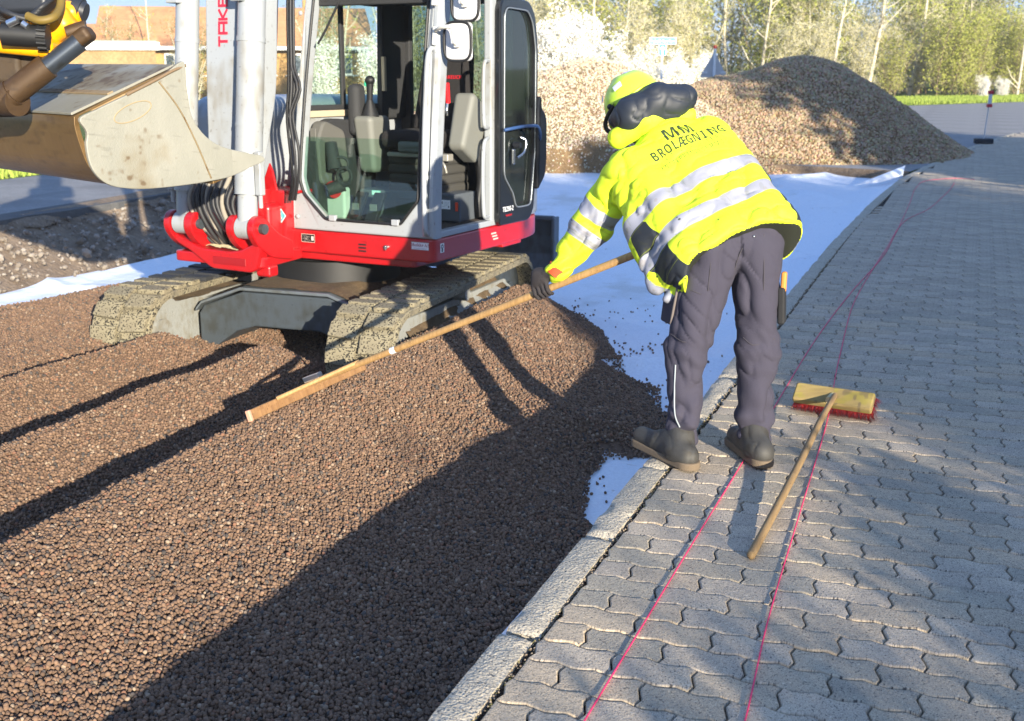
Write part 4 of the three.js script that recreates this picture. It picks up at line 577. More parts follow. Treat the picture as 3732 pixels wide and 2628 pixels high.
  const kick = S('floor_box', [box(0.80, 0.20, 0.30, 0.64, 1.145, -0.12, 0.012), box(0.22, 0.155, 0.02, 0.985, 1.135, 0.045, 0.01)], M(0x4c5258, 0.7));
  print('hose_sticker', 0.075, 0.032, (c, w, h) => { fill(c, '#9ed8d2', 0, 0, w, h); c.fillStyle = '#e9f7f5'; c.font = 'bold 84px sans-serif'; c.fillText('OK B', 18, h * 0.8); }, kick, [0.39, 1.225, 0.033], [0, 0, 0]); 
  print('caution_sticker', 0.06, 0.085, (c, w, h) => { fill(c, '#f2bd12', 0, 0, w, h); c.fillStyle = '#1c1a12'; c.beginPath(); c.moveTo(w / 2, h * 0.16); c.lineTo(w * 0.88, h * 0.66); c.lineTo(w * 0.12, h * 0.66); c.fill(); c.fillStyle = '#f2bd12'; c.beginPath(); c.moveTo(w / 2, h * 0.28); c.lineTo(w * 0.74, h * 0.61); c.lineTo(w * 0.26, h * 0.61); c.fill(); fill(c, '#1c1a12', w * 0.47, h * 0.38, w * 0.06, h * 0.17); fill(c, '#1c1a12', w * 0.2, h * 0.76, w * 0.6, h * 0.04); fill(c, '#1c1a12', w * 0.2, h * 0.85, w * 0.5, h * 0.04); }, kick, [0.395, 1.150, 0.033], [0, 0, 0], 128);
  print('inspection_sticker', 0.105, 0.062, (c, w, h) => { fill(c, '#eceef0', 0, 0, w, h); c.fillStyle = '#1e2227'; c.font = 'bold 62px sans-serif'; c.fillText('JN', 44, 66); c.fillStyle = '#c3202c'; c.beginPath(); c.arc(30, 44, 12, 0, 7); c.fill(); c.fillStyle = '#a5a9ad'; for (let i = 0; i < 4; i++) c.fillRect(130, 34 + i * 18, 100, 4); c.strokeStyle = '#a5a9ad'; c.lineWidth = 5; c.strokeRect(30, 98, 30, 30); c.fillRect(90, 108, 70, 5); fill(c, '#555a60', 212, 98, 18, 30); }, kick, [0.965, 1.175, 0.0565], [0, 0, 0]);
  S('latch', box(0.018, 0.06, 0.02, 1.07, 1.165, 0.058, 0.004), M(0xd2401c, 0.4), kick); S('speaker_grille', box(0.20, 0.10, 0.006, 0.66, 1.15, 0.034, 0.002), M(0x3f454a, 0.9, { bumpMap: again(tGrit, 12), bumpScale: 0.004 }), kick);
  for (const x of [0.385, 0.535]) { const pd = S('travel_pedal', [side(round([[0.34, 1.06], [0.30, 1.05], [0.20, 1.20], [0.17, 1.235], [0.20, 1.25]], 0.012), x - 0.045, x + 0.045, 0.006)], mBlack); S('pedal_pad', box(0.06, 0.09, 0.008, x, 1.13, 0.285, 0.003).rotateX(0), M(0x5b5f5c, 0.8), pd); }
  S('floor_hose', tube(Array.from({ length: 10 }, (_, i) => [1.06, 1.06 + i * 0.055, -0.28 + 0.02 * Math.sin(i)]), 0.028, 40, 9), mBlack);
  S('tool_bundle', [cyl(V(0.20, 1.58, 0.30), V(0.26, 1.40, 0.34), 0.045, 0.05, 14), cyl(V(0.30, 1.30, 0.30), V(0.22, 1.26, 0.38), 0.05, 0.04, 14), new THREE.TorusGeometry(0.06, 0.012, 8, 20).translate(0.34, 1.36, 0.34), new THREE.TorusGeometry(0.05, 0.01, 8, 20).rotateY(0.6).translate(0.30, 1.44, 0.32)], mTrim);
  S('fire_bottle', [cyl(V(0.20, 1.28, 0.30), V(0.27, 1.25, 0.36), 0.045, 0.045, 16)], M(0xa92a2c, 0.35)); S('first_aid_pouch', new RoundedBoxGeometry(0.16, 0.22, 0.08, 4, 0.02).translate(0.24, 1.17, 0.28), M(0xa9b3ab, 0.8));
}
// ---------------------------------------------------------------- tool: coupler, tilt rotator and bucket, held in front of the boom
ex.updateMatrixWorld(true);
const toEx = ex.matrixWorld.clone().invert();
const held = (name, geos, m, parent, own) => { const g = join(geos, own); g.applyMatrix4(toEx); return plainMesh(name, g, m, parent ?? ex); };
{
  const A = 20 * Math.PI / 180, N = V(Math.cos(A), 0, Math.sin(A)), T = V(Math.sin(A), 0, -Math.cos(A)), Cc = V(-3.742, 1.260, -4.406);
  const basis = new THREE.Matrix4().makeBasis(T, V(0, 1, 0), N.clone()).setPosition(Cc);      // local x along the profile, y up, z out of the side plate
  const sp = [[0.165, 0.295], [0.222, 0.318], [0.232, 0.20], [0.245, 0.06], [0.30, -0.03], [0.37, -0.085], [0.45, -0.118], [0.56, -0.145], [0.660, -0.172], [0.668, -0.19], [0.58, -0.222], [0.45, -0.262], [0.33, -0.276], [0.10, -0.287], [-0.11, -0.280], [-0.24, -0.245], [-0.305, -0.175], [-0.325, -0.06], [-0.315, 0.0], [-0.345, 0.06], [-0.25, 0.105], [0.065, 0.232]];
  const shellOut = [[0.20, 0.292], [-0.09, 0.185], ...new THREE.CatmullRomCurve3([[-0.36, 0.072], [-0.362, 0.03], [-0.345, -0.06], [-0.31, -0.165], [-0.24, -0.237], [-0.11, -0.272], [0.10, -0.282], [0.33, -0.272], [0.62, -0.20]].map(([x, y]) => V(x, y, 0))).getPoints(36).map((p) => [p.x, p.y])], inner = shellOut.map(([x, y]) => [x * 0.965 + 0.012, y * 0.94 + 0.006]).reverse();
  const put = (g) => g.applyMatrix4(basis), spc = new THREE.CatmullRomCurve3(sp.map(([x, y]) => V(x, y, 0)), true, 'centripetal').getPoints(110).map((p) => [p.x, p.y]);
  const bk = held('grading_bucket', [put(extr([...shellOut, ...inner], 2.02, 0.002).translate(0, 0, -2.03))], mScrape);
  const child = (name, g, m) => held(name, put(g), m, bk);
  child('side_plate', extr(spc, 0.024, 0.005).translate(0, 0, -0.012), mCream); child('side_plate', extr(spc, 0.024, 0.005).translate(0, 0, -2.06), mCream);
  { const t = new THREE.PlaneGeometry(0.60, 2.0, 1, 1); const ang = Math.atan2(0.292 - 0.072, 0.20 + 0.36); child('back_plate', box(0.595, 0.012, 1.995, 0, 0, 0, 0.002).rotateZ(ang).translate(-0.085, 0.192, -1.03), mCream); child('stiffener', box(0.035, 0.010, 1.99, 0, 0, 0, 0.003).rotateZ(ang).translate(-0.155, 0.175, -1.03), M(0x9c8a72, 0.8, { map: again(tRust, 2) })); }
  child('cutting_edge', extr([[0.36, -0.296], [0.60, -0.222], [0.675, -0.185], [0.58, -0.205], [0.36, -0.270]], 2.0, 0.003).translate(0, 0, -2.02), mScrape);
  child('weld_seam', tube([[0.075, 0.225, 0.014], [0.17, 0.10, 0.014], [0.25, -0.06, 0.014], [0.33, -0.262, 0.014]], 0.004, 30, 6), M(0x958468, 0.9, { map: again(tRust, 4) }));
  child('weld_seam', tube([[0.24, 0.30, 0.0], [0.155, 0.275, 0.013], [0.065, 0.235, 0.013], [-0.10, 0.165, 0.010]], 0.008, 30, 6), M(0x75624c, 0.9));
  { const ring = []; for (let i = 0; i < 28; i++) { const a = i / 28 * 6.283, x = 0.105 * Math.cos(a), y = 0.038 * Math.sin(a); ring.push([-0.075 + x * 0.94 - y * 0.34, 0.085 + x * 0.34 + y * 0.94, 0.0135]); } child('cast_mark', tube(ring, 0.0022, 60, 5, true), M(0xa08c68, 0.9)); }
  // fork that carries the bucket, and the tilt rotator on top
  const YR = 0.39;
  const rot = held('tilt_rotator', [new RoundedBoxGeometry(0.31, 0.085, 0.20, 5, 0.035).rotateZ(-0.10).rotateY(YR).translate(-4.078, 1.649, -4.030), new RoundedBoxGeometry(0.20, 0.15, 0.20, 5, 0.055).rotateZ(0.5).rotateY(YR).translate(-3.996, 1.739, -4.150), new RoundedBoxGeometry(0.12, 0.16, 0.14, 5, 0.05).rotateZ(-0.25).rotateY(YR).translate(-3.965, 1.772, -4.206), new RoundedBoxGeometry(0.34, 0.16, 0.28, 5, 0.05).rotateY(YR).translate(-4.218, 1.718, -4.156)], mYellow);
  const sub = (name, geos, m) => held(name, geos, m, rot);
  sub('rotary_motor', cyl(V(-4.052, 1.698, -3.878), V(-3.918, 1.687, -3.955), 0.050, 0.050, 28), mBlack);
  { const a = V(-3.918, 1.687, -3.955), b = V(-3.885, 1.684, -3.974), kn = [cyl(a, b, 0.056, 0.052, 28)], ax = b.clone().sub(a).normalize(), u = V(0, 1, 0).addScaledVector(ax, -ax.y).normalize(), w2 = ax.clone().cross(u); for (let k = 0; k < 12; k++) { const q = u.clone().multiplyScalar(Math.cos(k * 0.5236) * 0.056).addScaledVector(w2, Math.sin(k * 0.5236) * 0.056); kn.push(cyl(a.clone().add(q), b.clone().add(q), 0.008, 0.007, 8)); } sub('motor_cap', kn, mBlack); }
  sub('valve_cover', new RoundedBoxGeometry(0.40, 0.09, 0.2, 4, 0.03).rotateY(YR).rotateZ(0.05).translate(-4.128, 1.824, -4.031), M(0x20242c, 0.45));
  sub('rotator_cap', [cyl(V(-3.946, 1.816, -4.214), V(-3.912, 1.804, -4.228), 0.058, 0.058, 26), cyl(V(-3.912, 1.804, -4.228), V(-3.895, 1.798, -4.235), 0.050, 0.042, 26)], M(0x23262e, 0.5));
  sub('tilt_cylinder', cyl(V(-3.957, 1.540, -3.994), V(-3.820, 1.666, -4.093), 0.044, 0.044, 28), M(0x48505c, 0.32, { metalness: 0.6, map: again(tGrime, 3) }));
  sub('cylinder_tube', [cyl(V(-4.096, 1.426, -3.914), V(-3.940, 1.560, -4.011), 0.058, 0.058, 28), cyl(V(-4.112, 1.414, -3.908), V(-4.075, 1.442, -3.923), 0.064, 0.064, 26)], mRustSteel);
  sub('cylinder_eye', [new RoundedBoxGeometry(0.10, 0.07, 0.10, 4, 0.025).rotateZ(0.6).rotateY(YR).translate(-3.818, 1.686, -4.116), cyl(V(-3.898, 1.706, -4.104), V(-3.827, 1.734, -4.155), 0.032, 0.030, 18), cyl(V(-3.859, 1.682, -4.120), V(-3.819, 1.702, -4.159), 0.034, 0.030, 18)], mRustSteel);
  sub('cylinder_eye', cyl(V(-4.160, 1.405, -3.931), V(-4.045, 1.403, -3.914), 0.066, 0.066, 22), mRustSteel);
  sub('bucket_hook', [new RoundedBoxGeometry(0.22, 0.16, 0.16, 3, 0.03).rotateY(YR).translate(-4.243, 1.555, -4.049), new RoundedBoxGeometry(0.22, 0.12, 0.20, 3, 0.03).rotateY(YR).translate(-4.265, 1.389, -4.018), new RoundedBoxGeometry(0.14, 0.10, 0.12, 3, 0.03).rotateY(YR).rotateZ(0.2).translate(-4.140, 1.579, -4.091)], M(0x5d5650, 0.7, { map: again(tScrape, 2) }));
  [[[-4.150, 1.838, -3.914], [-4.009, 1.785, -3.885], [-3.936, 1.760, -3.937], [-3.924, 1.788, -4.007], [-3.941, 1.843, -4.108]], [[-4.151, 1.823, -3.913], [-4.014, 1.780, -3.905], [-3.928, 1.769, -3.940], [-3.917, 1.800, -4.010], [-3.941, 1.849, -4.108]], [[-4.153, 1.808, -3.913], [-4.020, 1.775, -3.924], [-3.919, 1.779, -3.944], [-3.910, 1.811, -4.013], [-3.940, 1.855, -4.108]], [[-4.155, 1.792, -3.912], [-4.025, 1.771, -3.944], [-3.911, 1.788, -3.947], [-3.903, 1.823, -4.015], [-3.939, 1.860, -4.109]], [[-4.157, 1.777, -3.911], [-4.030, 1.765, -3.963], [-3.903, 1.797, -3.951], [-3.897, 1.834, -4.018], [-3.939, 1.866, -4.109]], [[-4.158, 1.762, -3.910], [-4.035, 1.760, -3.983], [-3.895, 1.807, -3.954], [-3.890, 1.846, -4.021], [-3.938, 1.872, -4.109]]].forEach((pts, i) => sub('hydraulic_hose', tube(pts, 0.012, 30, 8), mHose));
  sub('hose_guard', tube([V(-3.934, 1.774, -3.916), V(-3.869, 1.754, -3.921), V(-3.832, 1.766, -3.958), V(-3.858, 1.811, -4.034), V(-3.883, 1.867, -4.078)].map((p) => p.toArray()), 0.019, 30, 8), M(0x6d5a22, 0.6));
  sub('fitting', [cyl(V(-4.002, 1.739, -3.867), V(-3.960, 1.758, -3.884), 0.018, 0.018, 10), cyl(V(-3.943, 1.743, -3.891), V(-3.923, 1.728, -3.899), 0.016, 0.016, 10)], mChrome);
  sub('coupler', [new RoundedBoxGeometry(0.36, 0.30, 0.42, 4, 0.04).translate(-4.66, 1.86, -4.68)], M(0x22252b, 0.5));
}
// ---------------------------------------------------------------- rake: long levelling board on a wooden handle
const tWood = tex(512, (u, v) => { const g = fbm(u * 40, v * 3, 81, 4, 120), b = fbm(u * 6, v * 2, 83, 3, 12), k = speck(u, v, 60, 85); return mixc(mixc([0.60, 0.50, 0.36], [0.83, 0.73, 0.55], g * 0.7 + b * 0.4), [0.40, 0.32, 0.24], k > 0.9 ? 0.5 : 0); });
const mWood = M(0xe8d6bc, 0.7, { map: again(tWood, 3.0) }), mWoodGrey = M(0xb9b0a4, 0.85, { map: again(tWood, 4, 0.3) });
const along = (g, a, b) => g;      // keeps geometry makers readable below
const RA = V(-3.14, -0.092, -4.80), RB = V(-1.13, 0.845, -4.42), RD = RB.clone().sub(RA).normalize();
{
  const r = thing('levelling_rake', 'wooden levelling rake in the worker\'s hands, its board on the clay ridge', 'rake', [RA.x, RA.y, RA.z]);
  const L = (v) => v.clone().sub(RA);
  mesh('handle', [cyl(V(0, 0.02, 0).addScaledVector(RD, 0.04), L(RB).add(V(0, 0.02, 0)), 0.0165, 0.0165, 20)], mWood, r);
  const bd = mesh('board', box(0.022, 0.055, 1.04, 0, -0.01, 0, 0.006).rotateZ(0.32).rotateY(-0.05), M(0xc4ab98, 0.8, { map: again(tWood, 2.2, 0.1) }), r);
  mesh('board_end', [box(0.025, 0.058, 0.02, 0, -0.01, 0, 0.005).rotateZ(0.32).translate(-0.025, 0, 0.515)], M(0xc9937a, 0.7), bd);
  mesh('brace', [cyl(V(-0.005, 0.02, 0.30), V(0.34, 0.19, 0.055), 0.011, 0.011, 12)], mWood, r); mesh('brace', [cyl(V(0.005, 0.02, -0.30), V(0.34, 0.185, 0.055), 0.011, 0.011, 12)], mWood, r);
  mesh('bracket', [box(0.10, 0.03, 0.05, 0.045, 0.045, 0.008, 0.006).rotateZ(0.4), cyl(V(0.06, 0.045, 0.03), V(0.06, 0.05, 0.045), 0.011, 0.011, 10)], M(0xb9aea0, 0.5, { metalness: 0.5 }), r);
  const lab = V(0, 0.02, 0).addScaledVector(RD, 0.62); mesh('paper_label', cyl(lab, lab.clone().addScaledVector(RD, 0.035), 0.0172, 0.0172, 20, true), M(0xf0f0ee, 0.7), r);
}
// ---------------------------------------------------------------- broom lying on the pavement
{
  const b = thing('street_broom', 'worn yellow push broom with red bristles lying on the pavement', 'broom', [-0.485, 0, -5.06]), ry = -0.134;
  const T = (g) => g.rotateX(0.72).rotateY(ry).translate(0, 0.085, 0);
  const tBlock = tex(256, (u, v) => { const g = fbm(u * 4, v * 30, 91, 4, 60), p = fbm(u * 5, v * 4, 93, 4, 20); let c = mixc([0.58, 0.52, 0.38], [0.74, 0.68, 0.50], g); c = mixc(c, [0.66, 0.65, 0.30], smooth(0.5, 0.62, p) * 0.55); return mixc(c, [0.46, 0.42, 0.38], smooth(0.56, 0.7, fbm(u * 7, v * 7, 97, 3, 7)) * 0.6); });
  mesh('block', T(box(0.36, 0.042, 0.096, 0, 0, 0, 0.01)), M(0xd9d0b4, 0.85, { map: again(tBlock, 3) }), b);
  const br = []; const one = new THREE.ConeGeometry(0.0012, 1, 3, 1, true);
  for (let i = 0; i < 2600; i++) { const x = rr(-0.175, 0.178), z = rr(-0.044, 0.044), l = rr(0.055, 0.085), sp = 0.55, g = one.clone().scale(rr(0.8, 1.3), l, rr(0.8, 1.3)).rotateX(Math.PI).translate(0, -l / 2, 0).rotateZ((x / 0.18) * 0.42 * sp + rr(-0.25, 0.25)).rotateX(-(z / 0.045) * 0.35 + rr(-0.25, 0.25)).translate(x, -0.015, z); br.push(g); }
  kind(mesh('bristles', T(mergeGeometries(br.map((g) => prep(g)))), M(0xa32a2c, 0.7), b), 'stuff');
  mesh('handle', bar([[0.005, 0.10, 0.01], [-0.01, 0.088, 0.35], [-0.025, 0.062, 0.85], [-0.045, 0.033, 1.35], [-0.06, 0.0155, 1.675]], [0.0135, 0.014, 0.0145, 0.0145, 0.0150], 60, 14), mWoodGrey, b);
  mesh('socket', T(cyl(V(0, 0.01, 0.0), V(-0.006, 0.034, 0.04), 0.021, 0.019, 16)), M(0xc6b88e, 0.8), b);
}
// ---------------------------------------------------------------- marking strings
{
  const mString = M(0xe8316a, 0.6), run = (pts, label) => { const o = mesh('marking_string', tube(pts.map(([x, z, y]) => [x, y ?? 0.0048, z]), 0.0024, pts.length * 10, 6), mString); tag(o, label, 'string', 'pink strings along the kerb'); };
  run([[-0.752, -1.2], [-0.752, -2.294], [-0.751, -2.719], [-0.75, -3.343], [-0.746, -4.228], [-0.752, -5.253], [-0.749, -6.51], [-0.706, -7.918], [-0.616, -9.635], [-0.609, -10.821], [-0.625, -13.529], [-0.642, -15.279], [-0.546, -16.212], [-0.158, -16.692], [0.044, -16.582]], 'pink marking string nearest the kerb, running under the worker\'s boot');
  run([[-0.33, -1.2], [-0.384, -2.446], [-0.419, -2.958], [-0.451, -3.787], [-0.492, -4.9], [-0.51, -5.25, 0.03], [-0.545, -5.676], [-0.58, -6.246], [-0.645, -7.473], [-0.651, -8.285], [-0.622, -9.998, 0.0095], [-0.579, -11.959], [-0.408, -12.978], [-0.29, -14.37], [-0.235, -15.17], [-0.202, -16.045]], 'pink marking string passing under the broom head');
}
// ---------------------------------------------------------------- marker post and signs
{
  const s = thing('marker_post', 'slim marker post with red ends on a dark rubber foot at the kerb', 'marker post', [0.15, 0, -24.05], 0.2);
  mesh('foot', slab(round([[-0.17, -0.10], [0.17, -0.10], [0.17, 0.10], [-0.17, 0.10]], 0.02), 0.004, 0.10, 0.012), M(0x23262c, 0.8), s); mesh('pole', cyl(V(0, 0.1, 0), V(0.03, 0.78, 0), 0.011, 0.011, 10), M(0xc9cdd2, 0.5), s);
  const p = mesh('panel', box(0.055, 0.24, 0.09, 0.037, 0.86, 0, 0.006), M(0xc3cbd6, 0.5), s); for (const y of [0.735, 0.985]) mesh('red_end', box(0.095, 0.065, 0.10, 0.035, y, 0, 0.01), M(0xc2263a, 0.5), p);
}
{
  const s = thing('street_sign', 'blue street name sign on a white post beyond the gravel', 'street sign', [-8.06, 0, -30.2], 0.39), face = 0.024;
  mesh('post', cyl(V(0, 0, 0), V(0, 2.22, 0), 0.03, 0.03, 14), M(0xd9dde2, 0.45), s);
  const n = mesh('name_plate', box(0.72, 0.185, 0.02, 0.0, 2.095, 0.035, 0.006), M(0xf2f4f6, 0.4), s);
  print('lettering', 0.69, 0.16, (c, w, h) => { fill(c, '#2f7cc4', 0, 0, w, h); c.fillStyle = '#f4f8fb'; c.font = 'bold 88px sans-serif'; c.textAlign = 'center'; c.fillText('Vejsgårdparken', w / 2, h * 0.70, w * 0.94); }, n, [0.0, 2.095, 0.0465], [0, 0, 0], 640);
  const d = mesh('dead_end_plate', box(0.20, 0.30, 0.015, 0.0, 1.86, 0.035, 0.005), M(0xf2f4f6, 0.4), s);
  print('symbol', 0.18, 0.28, (c, w, h) => { fill(c, '#1f9ad0', 0, 0, w, h); fill(c, '#f4f8fb', w * 0.36, h * 0.30, w * 0.28, h * 0.70); c.fillStyle = '#f4f8fb'; c.beginPath(); c.arc(w / 2, h * 0.36, w * 0.30, 0, 7); c.fill(); c.fillStyle = '#dc5a62'; c.beginPath(); c.arc(w / 2, h * 0.36, w * 0.15, 0, 7); c.fill(); }, d, [0.0, 1.86, 0.0437], [0, 0, 0], 128);
}
{
  const s = thing('warning_sign', 'grey back of a triangular warning sign with a red lamp above the gravel', 'road sign', [-5.88, 0, -26.78], 0.42), mAl = M(0xb4bcc6, 0.42, { metalness: 0.55 });
  mesh('post', cyl(V(0, 0, 0.03), V(0, 1.86, 0.03), 0.032, 0.032, 14), M(0xdfe3e8, 0.45, { metalness: 0.3 }), s);
  const t = mesh('triangle', extr(round([[-0.33, 1.20], [0.33, 1.20], [0, 1.80]], 0.05), 0.014, 0.003).translate(0, 0, -0.02), mAl, s); for (const x of [-0.22, 0.22]) mesh('clamp_rail', box(0.13, 0.05, 0.02, x, 1.31, 0.004, 0.004), M(0xcfd6de, 0.4, { metalness: 0.5 }), t);
  mesh('round_plate', cyl(V(0, 0.92, -0.02), V(0, 0.92, -0.006), 0.24, 0.24, 40), mAl, s); mesh('lamp', [cyl(V(0, 1.86, 0.03), V(0, 1.93, 0.03), 0.045, 0.04, 14)], M(0xd8342c, 0.35), s);
}
// ---------------------------------------------------------------- worker bent over the rake
{
  const w = thing('person', 'person in a yellow high-visibility jacket and dark trousers bending over a rake', 'person', [-0.85, 0, -4.25]), base = V(-0.85, 0, -4.25);
  const put = (name, g, m, parent, own) => { const o = own ? plainMesh(name, g.translate(-base.x, -base.y, -base.z), m, parent ?? w) : mesh(name, g.translate(-base.x, -base.y, -base.z), m, parent ?? w); return o; };
  const O = V(-0.8825, 0.8925, -4.425), A = V(-0.6444, 0.5953, -0.4800), Lx = V(-0.7527, -0.3832, 0.5353), Nx = V(0.1348, 0.7062, 0.6950);
  const loc = (x, y, z) => { x -= O.x; y -= O.y; z -= O.z; return [x * Lx.x + y * Lx.y + z * Lx.z, x * A.x + y * A.y + z * A.z, x * Nx.x + y * Nx.y + z * Nx.z]; };
  const J = { tL0: [-0.955, 0.81, -4.335], tR0: [-0.765, 0.925, -4.48], tL1: [-1.325, 1.123, -4.56], tR1: [-1.065, 1.245, -4.755], neck: [-1.255, 1.285, -4.72], sh: [-1.372, 1.115, -4.575], el: [-1.512, 0.895, -4.575], wr: [-1.640, 0.690, -4.515], rsh: [-1.10, 1.19, -4.82], rel: [-1.15, 0.95, -4.84], rwr: [-1.15, 0.885, -4.54] };
  const arm1 = capsule(J.sh, J.el, 0.094, 0.088), arm2 = capsule(J.el, J.wr, 0.088, 0.058), rarm1 = capsule(J.rsh, J.rel, 0.09, 0.08), rarm2 = capsule(J.rel, J.rwr, 0.08, 0.055);
  const tL = capsule([J.tL0[0] + 0.10, J.tL0[1] - 0.09, J.tL0[2] + 0.075], J.tL1, 0.155, 0.120), tR = capsule([J.tR0[0] + 0.09, J.tR0[1] - 0.08, J.tR0[2] + 0.065], J.tR1, 0.150, 0.120), tM = capsule([-0.82, 0.845, -4.40], [-1.21, 1.20, -4.68], 0.168, 0.135), nk = capsule([-1.19, 1.20, -4.68], J.neck, 0.12, 0.085);
  const flap1 = capsule([-1.00, 0.84, -4.33], [-1.085, 0.665, -4.285], 0.075, 0.028), flap2 = capsule([-1.245, 0.95, -4.44], [-1.15, 0.70, -4.32], 0.088, 0.04), flap = (x, y, z) => smin(flap1(x, y, z), flap2(x, y, z), 0.05);
  const wrinkle = (x, y, z, k, amp) => { x *= k; y *= k; z *= k; const w = 1.3 * vn(x * 0.6, y * 0.6, z * 0.6 + 31), c = 1 - Math.abs(2 * vn(x + w, y - w, z + w) - 1); return amp * (c * c * c * 0.9 - 0.25); };
  const jacketF = (x, y, z) => {
    let d = smin(tL(x, y, z), tR(x, y, z), 0.14); d = smin(d, tM(x, y, z), 0.06); d = smin(d, nk(x, y, z), 0.08); d = smin(d, flap(x, y, z), 0.06);
    const a = smin(arm1(x, y, z), arm2(x, y, z), 0.03); d = smin(d, a, 0.035); d = smin(d, smin(rarm1(x, y, z), rarm2(x, y, z), 0.03), 0.04);
    const [u, v, n] = loc(x, y, z); if (Math.abs(d) < 0.05) d += (1 - 0.8 * smooth(0.26, 0.34, v) * smooth(0.62, 0.50, v) * smooth(0.28, 0.18, Math.abs(u + 0.05))) * wrinkle(u * 1.0, v * 1.9 + u * 0.5, n, 6.5, 0.024) + wrinkle(u + 3, v * 1.5, n + 5, 15, 0.008);
    if (a < 0.03) d += 0.006 * Math.sin((x * -0.5 + y * 0.9) * 95 + 5 * fbm(x * 7, y * 7, z * 7, 2)) * smooth(0.03, 0.0, a) * smooth(1.15, 0.85, y);
    const hem = -0.085 - 0.19 * smooth(0.20, 0.40, u) - 0.045 * smooth(-0.05, -0.22, u) + 0.004 * Math.sin(u * 40);
    const cut = (hem - v) * (u > 0.22 && a < 0.04 ? 0 : 1); return a < 0.012 || Math.min(rarm1(x, y, z), rarm2(x, y, z)) < 0.01 ? d : -smin(-d, v - hem, 0.016);
  };
  const jg = blob(jacketF, [-1.76, 0.58, -5.02], [-0.50, 1.44, -4.05], 0.0082).toNonIndexed();
  { // atlas: torso in the top three quarters, sleeve below it
    const p = jg.attributes.position, n = jg.attributes.normal, uv = new Float32Array(p.count * 2), eA = V(...J.el).sub(V(...J.sh)), eB = V(...J.wr).sub(V(...J.el)), la = eA.length(), lb = eB.length(); eA.normalize(); eB.normalize();
    for (let i = 0; i < p.count; i += 3) {
      let cx = 0, cy = 0, cz = 0; for (let k = i; k < i + 3; k++) { cx += p.getX(k) / 3; cy += p.getY(k) / 3; cz += p.getZ(k) / 3; }
      const body = Math.min(tL(cx, cy, cz), tR(cx, cy, cz), tM(cx, cy, cz), flap(cx, cy, cz)), aa = Math.min(arm1(cx, cy, cz), arm2(cx, cy, cz)), ra = Math.min(rarm1(cx, cy, cz), rarm2(cx, cy, cz)), sleeve = Math.min(aa, ra) < body - 0.012;
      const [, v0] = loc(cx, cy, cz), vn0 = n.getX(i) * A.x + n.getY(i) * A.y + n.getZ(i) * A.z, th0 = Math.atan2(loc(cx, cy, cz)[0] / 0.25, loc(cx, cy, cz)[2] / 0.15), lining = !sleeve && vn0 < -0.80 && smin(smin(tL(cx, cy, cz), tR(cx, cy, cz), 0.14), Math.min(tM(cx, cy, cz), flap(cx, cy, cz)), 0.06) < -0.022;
      for (let k = i; k < i + 3; k++) {
        const x = p.getX(k), y = p.getY(k), z = p.getZ(k);
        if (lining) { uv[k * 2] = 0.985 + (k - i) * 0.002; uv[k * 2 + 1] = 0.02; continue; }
        if (sleeve) { const s = V(x, y, z).sub(V(...(aa < ra ? J.el : J.rel))), t = clamp((aa < ra ? s.dot(s.dot(eB) > 0 ? eB : eA) : -0.1 + 0.3 * rnd()) + la, -0.05, la + lb + 0.1), ang = Math.atan2(s.z, s.x) / Math.PI; uv[k * 2] = 0.05 + 0.85 * (t + 0.05) / (la + lb + 0.2); uv[k * 2 + 1] = 0.12 + 0.08 * ang; continue; }
        const [u, v, nn] = loc(x, y, z); let th = Math.atan2(u / 0.25, nn / 0.15); if (th - th0 > 3) th -= 2 * Math.PI; if (th0 - th > 3) th += 2 * Math.PI;
        uv[k * 2] = 0.5 - th * 0.25 / 1.7; uv[k * 2 + 1] = 0.25 + 0.75 * (v + 0.32) / 1.10;
      }
    }
    jg.setAttribute('uv', new THREE.BufferAttribute(uv, 2));
  }
  const tJacket = canvasTex(2048, 1365, (c, W, H) => {
    const X = (u) => (0.5 - u / 1.7) * W, Y = (v) => (1 - (0.25 + 0.75 * (v + 0.32) / 1.10)) * H, yel = '#cfe52a', grey = '#90929e', dark = '#20262f';
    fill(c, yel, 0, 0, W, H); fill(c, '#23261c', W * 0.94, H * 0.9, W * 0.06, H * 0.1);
    const rect = (u0, u1, v0, v1, col) => { c.fillStyle = col; c.beginPath(); c.moveTo(X(u0), Y(v0)); c.lineTo(X(u1), Y(v0)); c.lineTo(X(u1), Y(v1)); c.lineTo(X(u0), Y(v1)); c.fill(); };
    // dark side panels
    for (const s of [1, -1]) { c.fillStyle = dark; c.beginPath(); [[0.285, 0.19], [0.33, 0.235], [0.40, 0.20], [0.45, 0.06], [0.43, -0.10], [0.24, -0.12], [0.25, 0.0], [0.275, 0.12]].forEach(([u, v], i) => (i ? c.lineTo : c.moveTo).call(c, X(u * s), Y(v))); c.fill(); }
    rect(-0.85, 0.85, 0.205, 0.268, grey); rect(-0.85, 0.85, 0.045, 0.108, grey);
    for (const s of [1, -1]) rect(s * 0.47, s * 0.535, -0.32, 0.235, grey);
    c.strokeStyle = 'rgba(150,160,40,0.55)'; c.lineWidth = 2.5; for (const v of [0.272, 0.20, 0.112, 0.04, -0.05]) { c.beginPath(); c.moveTo(0, Y(v)); c.lineTo(W, Y(v)); c.stroke(); }
    c.beginPath(); c.moveTo(X(0.30), Y(0.30)); c.quadraticCurveTo(X(0.27), Y(0.45), X(0.20), Y(0.60)); c.stroke(); c.beginPath(); c.moveTo(X(-0.30), Y(0.30)); c.quadraticCurveTo(X(-0.27), Y(0.45), X(-0.20), Y(0.60)); c.stroke();
    // print across the shoulders
    c.fillStyle = '#2c3a1a'; c.textAlign = 'center'; const px = (m) => m / 1.7 * W, cx = X(-0.055);
